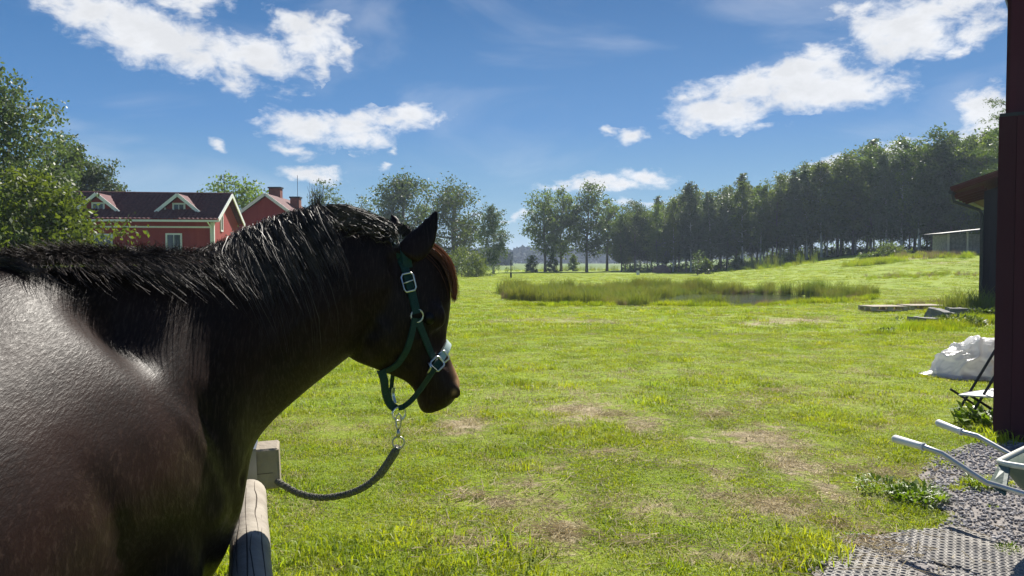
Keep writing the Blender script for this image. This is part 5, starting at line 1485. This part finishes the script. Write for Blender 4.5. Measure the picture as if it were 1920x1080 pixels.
# forelock falls between the ears over the forehead
pl = []
for i in range(1500):
    a_ = rng.normal() * .24; j = rng.normal(size=3) * .004; Lf = rng.uniform(.14, .29)
    q = []
    for s in np.linspace(0, 1, K):
        q.append(head.at(.01 + Lf * s, a_ * (1 - .3 * s) + .10 * s, .006 + .010 * math.sin(s * 3.0)) + j + hb * .006 * s * s)
    pl.append(q)
strands(np.array(pl), .0022, 'forelock', M_fore, horse, WI, rng)
# tail
pl = []
for i in range(1500):
    b_ = hp(-1.50 - rng.uniform(0, .1), rng.normal() * .02, 1.42 - rng.uniform(0, .15)); x_, y_ = rng.normal() * .05, rng.normal() * .04; ln = rng.uniform(.6, .95)
    pl.append([b_ + np.array([x_ * s, (y_ - .12 * math.sin(min(1, s * 2) * 1.57)), -ln * s]) for s in np.linspace(0, 1, K)])
strands(np.array(pl), .004, 'tail', M_mane, horse, WI, rng)
# short coat hair standing off the lit shoulder
def fur_patch(n, bounds, L0, w0, name, mat):
    pl = []; got = 0
    for i in range(n):
        px, py = rng.uniform(bounds[0], bounds[2]), rng.uniform(bounds[1], bounds[3])
        d = Vector(px_dir(px, py)).normalized(); hit, nrm, _, _ = bvh.ray_cast(Vector((0, 0, CAMZ)), d)
        if hit is None: continue
        flow = Vector(-FW * .8 - UP * .75 + RT * .0) + Vector((0, 0, .5 * mn.noise(hit * 4))) + Vector((mn.noise(hit * 3) * .5,) * 3)
        tg = (flow - nrm * flow.dot(nrm)).normalized(); l = L0 * rng.uniform(.6, 1.3); j = Vector(rng.normal(size=3)) * .12
        tg = (tg + j).normalized()
        pl.append([hit + tg * l * s + nrm * (.0012 + .0022 * math.sin(s * 3.0)) for s in (0, .5, 1)])
    o = strands(np.array([[list(v) for v in q] for q in pl]), w0, name, mat, horse, WI, rng)
    return o
# fur_patch(80000, (-60, 500, 440, 1110), .013, .0008, 'coat_hair', M_fur)

# ================================================================== halter, rope, hitching rail
M_web = pmat('green_webbing', (.004, .030, .028), (.006, .045, .040), 60, .65, .5, 300, spec=.4)
M_webpad = pmat('noseband_padding', (.30, .42, .40), (.40, .50, .48), 30, .6)
M_steel = pmat('steel_fittings', (.62, .60, .55), (.75, .74, .70), 30, .28, metal=.95)
M_brass = pmat('worn_snap_metal', (.42, .40, .34), (.60, .58, .50), 30, .35, metal=.9)
def cam_hit(px, py):
    d = Vector(px_dir(px, py)).normalized(); h, n, _, _ = bvh.ray_cast(Vector((0, 0, CAMZ)), d)
    if h is None:
        p = P(px, py, 2.25); q, n, _, _ = bvh.find_nearest(p); return q, n
    return h, n
def smooth_path(pts, n):
    A = np.array([list(p) for p in pts]); return [Vector(catmull(A, t)) for t in np.linspace(0, 1, n)]
def on_skin(pxs, n, lift=.003):
    """strap along the near cheek through photograph points"""
    raw = [cam_hit(*p) for p in pxs]; pts = smooth_path([r[0] for r in raw], n); out = []; nn = []
    for p in pts:
        q, nr, _, _ = bvh.find_nearest(p); out.append(q + nr * lift); nn.append(nr)
    for _ in range(2):
        nn = [(nn[max(i - 1, 0)] + nn[i] * 2 + nn[min(i + 1, len(nn) - 1)]).normalized() for i in range(len(nn))]
        out = [out[0]] + [(out[i - 1] + out[i] * 2 + out[i + 1]) / 4 for i in range(1, len(out) - 1)] + [out[-1]]
    return out, nn
def loop_skin(c, ax1, ax2, a0, a1, n, lift=.003):
    """strap round the head: rays in the plane of ax1, ax2 from outside towards c"""
    out = []; nn = []
    for a in np.linspace(a0, a1, n):
        d = Vector(ax1) * math.cos(a) + Vector(ax2) * math.sin(a); d.normalize()
        h, nr, _, _ = bvh.ray_cast(Vector(c) + d * .5, -d)
        if h is None or (h - Vector(c)).length > .26: continue
        out.append(h + d * lift); nn.append(d)
    for _ in range(3): out = [out[0]] + [(out[i - 1] + out[i] * 2 + out[i + 1]) / 4 for i in range(1, len(out) - 1)] + [out[-1]]
    return out, nn
hl_loc = P(785, 600, 2.2)
halter = empty('halter', hl_loc, 'green webbing halter with steel buckles on the horse head', 'halter')
def part(mb, name, m, sm=False):
    me = mb.mesh(name, m, sm); o = link(name, me, None, halter)
    me.transform(Matrix.Translation(-Vector(hl_loc))); return o
def strap(pxs, n, w, name, m=M_web):
    p, nn = on_skin(pxs, n); return part(MB().ribbon(p, nn, w, .004), name, m)
# crown piece: plane through poll and cheek line
strap([(738, 452), (750, 480), (760, 508), (766, 530), (774, 560), (780, 588)], 24, .026, 'crown_strap')
pT, _ = cam_hit(742, 458); pB, _ = cam_hit(780, 588)
cC = Vector(head.at(.10, 0)) * .5 + Vector(head.at(.10, math.pi)) * .5
strapdir = (pT - pB).normalized(); latd = Vector(hl)
p, nn = loop_skin((pT + pB) / 2 - latd * .085, latd, strapdir, rad(20), rad(180), 30)
part(MB().ribbon(p, nn, .030, .004), 'crown_strap', M_web)
strap([(782, 598), (792, 625), (804, 655), (812, 674)], 14, .022, 'cheek_strap')
strap([(776, 596), (770, 630), (760, 660), (745, 682), (728, 692), (712, 696)], 22, .020, 'throat_strap')
# noseband over the bridge
c5 = Vector(head.A[7][:3]); 
nx_ = Vector(catmull(head.A, .60)[:3])
p, nn = loop_skin(nx_, Vector(hl), (Vector(hb) * .93 - Vector(ha) * .36).normalized(), rad(-6), rad(182), 40, .004)
nb_ = part(MB().ribbon(p, nn, .026, .007), 'noseband', M_web)
q_ = [i for i in range(len(p)) if .22 < i / len(p) < .60]
part(MB().ribbon([p[i] + nn[i] * .006 for i in q_], [nn[i] for i in q_], .022, .004), 'nose_padding', M_webpad)
# buckles and rings
def square_ring(px, py, w, h, ang, r=.0028, name='buckle', lift=.012):
    c, n = cam_hit(px, py); n = (n + Vector((0, -1, 0)) * .8).normalized(); c = c + n * lift
    up_ = (UP_ := Vector((0, 0, 1))); sx = up_.cross(n).normalized() * 1; sx = sx if sx.x > 0 else -sx; sy = n.cross(sx); sy = sy if sy.z > 0 else -sy
    a = rad(ang); ex = sx * math.cos(a) + sy * math.sin(a); ey = -sx * math.sin(a) + sy * math.cos(a)
    pts = []
    for (x, y) in ((-1, -.7), (-.7, -1), (.7, -1), (1, -.7), (1, .7), (.7, 1), (-.7, 1), (-1, .7)): pts.append(c + ex * x * w / 2 + ey * y * h / 2)
    mb = MB().tube(pts, r, 6, closed=True); return mb, c, ex, ey, n
mb, c, ex, ey, n = square_ring(765, 530, .034, .050, 12); mb.tube([c - ey * .0 - ex * .016, c + ey * .004 + ex * .017], .0022, 6); part(mb, 'buckle', M_steel, True)
mb, c, ex, ey, n = square_ring(817, 683, .034, .034, 36, .0030); part(mb, 'square_ring', M_steel, True)
mb, c, ex, ey, n = square_ring(830, 668, .022, .030, 36, .0028); part(mb, 'buckle', M_steel, True)
c, n = cam_hit(781, 592); part(MB().ring(c + n * .003, n + Vector((0, -.3, 0)), .018, .0026, 18, 6), 'ring', M_steel, True)
mb = MB(); c, n = cam_hit(806, 688); mb.tube([c + n * .01 + Vector((-.006, 0, .014)), c + n * .012, c + n * .01 + Vector((-.008, 0, -.016))], .003, 6); part(mb, 'buckle_keeper', M_steel, True)
# hanging chin and jaw straps
D0 = 2.24
def free_strap(pts, n, w, name, nrm=(.15, -1, 0), m=M_web, th=.004):
    q = smooth_path([P(*p) for p in pts], n); return part(MB().ribbon(q, [Vector(nrm)] * n, w, th), name, m)
free_strap([(714, 694, 2.19), (720, 712, 2.20), (723, 735, 2.22), (730, 755, 2.24), (741, 766, 2.25)], 18, .024, 'jaw_strap', (.45, -.9, 0))
free_strap([(741, 766, 2.26), (733, 748, 2.28), (733, 728, 2.28), (736, 700, 2.27), (738, 690, 2.25)], 16, .016, 'jaw_strap', (.85, -.5, 0))
free_strap([(738, 727, 2.262), (737, 740, 2.263), (741, 756, 2.258)], 8, .010, 'strap_end', (.6, -.8, 0), M_steel, .002)
free_strap([(816, 690, 2.17), (806, 705, 2.18), (790, 728, 2.22), (772, 750, 2.24), (757, 762, 2.25), (747, 765, 2.25)], 22, .016, 'chin_strap', (-.2, -1, .2))
RC = P(748, 776, 2.25)
part(MB().ring(RC, (.5, -.85, 0), .020, .0028, 20, 6), 'ring', M_steel, True)

lead = empty('lead_rope', P(742, 850, 2.25), 'grey braided lead rope sagging from the halter ring to the hitching rail', 'rope')
def lpart(mb, name, m, sm=True):
    me = mb.mesh(name, m, sm); me.transform(Matrix.Translation(-lead.location)); return link(name, me, None, lead)
M_rope = pmat('braided_rope', (.085, .085, .065), (.19, .18, .14), 120, .85, .8, 200)
q = [P(x, y, d) for x, y, d in ((746, 838, 2.25), (738, 852, 2.26), (716, 885, 2.28), (685, 912, 2.31), (645, 928, 2.34), (600, 933, 2.37), (560, 925, 2.39), (532, 910, 2.41), (515, 900, 2.46), (500, 890, 2.50), (480, 885, 2.53))]
path = smooth_path(q, 70)
lpart(MB().tube(path, .0088, 10), 'rope', M_rope)
# braid: three strands laid round the rope
for s_ in range(4):
    pts = []
    dense = smooth_path(q, 330)
    for i, p in enumerate(dense):
        t = (dense[min(i + 1, 329)] - dense[max(i - 1, 0)]).normalized(); sd = t.cross(Vector((0, 0, 1))).normalized(); u2 = sd.cross(t)
        a = (1 if s_ % 2 else -1) * i * .42 + s_ * 1.57
        pts.append(p + (sd * math.cos(a) + u2 * math.sin(a)) * .0075)
    lpart(MB().tube(pts, .0036, 4), 'rope_strand', M_rope)
lpart(MB().tube(smooth_path([P(744, 840, 2.248), P(738, 852, 2.258), P(716, 885, 2.278), P(708, 893, 2.285)], 16), [.0095] * 3 + [.0125] * 10 + [.0095] * 3, 10), 'splice', M_rope)
lpart(MB().ring(P(747, 830, 2.245), (.1, -1, 0), .017, .0028, 20, 6), 'ring', M_brass)
mb = MB(); mb.tube([P(747, 819, 2.245), P(747, 806, 2.245)], [.006, .005], 8); mb.tube([P(747, 806, 2.245), P(743, 800, 2.245), P(742, 782, 2.245), P(748, 775, 2.245), P(752, 782, 2.245), P(751, 800, 2.245), P(747, 806, 2.245)], .0028, 6)
lpart(mb, 'snap_hook', M_brass)

# hitching rail: round rail towards us, squared cross beam with a metal bracket, post
M_log = pmat('debarked_log', (.25, .215, .17), (.36, .32, .26), 9, .85, .7, 45, (1, 1, 1), bdist=.006)
M_logend = pmat('sawn_beam', (.24, .20, .15), (.34, .29, .22), 7, .85, .5, 50)
ra, rb_ = P(468, 936, 2.33), P(470, 1113, 1.60); 
rb_.z = ra.z = 1.005 - .047
rail = empty('hitching_rail', (ra.x, ra.y, 0), 'wooden hitching rail beside the horse chest, a round log butted to a squared beam', 'hitching rail')
ro = Vector(rail.location); d = (rb_ - ra); end = ra + d * 2.6
mb = MB(); pts = []; rr = []
for k in range(30):
    t = k / 29; pts.append(ra.lerp(end, t) - ro); rr.append(.047 * (.35 if k == 0 else (.8 if k == 1 else 1)) * (1 + .02 * math.sin(k * 1.3)))
pts[0] = pts[0] - d.normalized() * .022 * 0; pts[1] = (ra - ro) + d.normalized() * .006; pts[2] = (ra - ro) + d.normalized() * .018
mb.tube(pts, rr, 24); lg = mb.obj('log', M_log, rail, True)
M_crack = pmat('drying_crack', (.06, .045, .03), None, rough=.95)
cr = MB(); dn_ = d.normalized(); sdv = dn_.cross(Vector((0, 0, 1))).normalized()
r = random.Random(9)
for (a0, t0, t1) in ((70, .01, .30), (100, .06, .9), (125, .02, .5), (52, .2, 1.0), (86, .3, .7), (145, .1, .8)):
    p_ = []
    for k in range(14):
        t = t0 + (t1 - t0) * k / 13; a = rad(a0 + 4 * math.sin(k * .9) + r.uniform(-1, 1))
        p_.append((ra - ro) + dn_ * (t * 1.7) + (sdv * -math.cos(a) + Vector((0, 0, 1)) * math.sin(a)) * .0465)
    cr.tube(p_, [.0006 + .0014 * math.sin(math.pi * k / 13) for k in range(14)], 5)
cr.obj('crack', M_crack, lg)
b0, b1 = P(525, 875, 2.50), P(440, 875, 2.50); b1.z = b0.z; bd = (b1 - b0).normalized(); far_ = b0 + bd * 1.6
bz = (P(0, 838, 2.44).z + P(0, 918, 2.44).z) / 2
rotb = Matrix.Rotation(rad(15), 3, 'Z') @ Matrix.Rotation(rad(-2), 3, 'Y')
MB().box(Vector((b0.x, b0.y, bz)) - ro - rotb @ Vector((.5, 0, 0)), (1.0, .125, .128), M=rotb).obj('beam', M_logend, rail, bevel=.006)
for k, (oz, l) in enumerate(((-.012, .13),)): MB().box(Vector((b0.x, b0.y, bz)) - ro - rotb @ Vector((.02 + l / 2, .0625, -oz)), (l, .002, .0016), M=rotb).obj('crack', M_crack, rail)
bo = Vector((b0.x, b0.y, bz)) - ro
MB().box(bo - rotb @ Vector((.085, .0645, 0)), (.036, .003, .130), M=rotb).box(bo - rotb @ Vector((.085, 0, -.0665)), (.036, .128, .003), M=rotb).obj('bracket', M_grey, rail)
MB().tube([Vector((b0.x - .34, b0.y + .02, -.2)) - ro, Vector((b0.x - .34, b0.y + .02, bz - .05)) - ro], .055, 16).obj('post', M_log, rail, True)
e2 = end - ro; MB().tube([(e2.x, e2.y, -.2), (e2.x, e2.y, .93)], .055, 16).obj('post', M_log, rail, True)

# ------------------------------------------------------------------ thin summer haze in the air
hz = MB().box((0, 590, 10.5), (1830, 1280, 27)).obj('haze', None)
mh_ = bpy.data.materials.new('haze_air'); mh_.use_nodes = True
nt_ = mh_.node_tree; nt_.nodes.clear()
vo_ = nt_.nodes.new('ShaderNodeVolumePrincipled'); oo_ = nt_.nodes.new('ShaderNodeOutputMaterial')
vo_.inputs['Color'].default_value = (.62, .74, .95, 1); vo_.inputs['Density'].default_value = .00046; vo_.inputs['Anisotropy'].default_value = .3
nt_.links.new(vo_.outputs[0], oo_.inputs['Volume']); hz.data.materials.append(mh_)
tag(hz, kind='stuff')
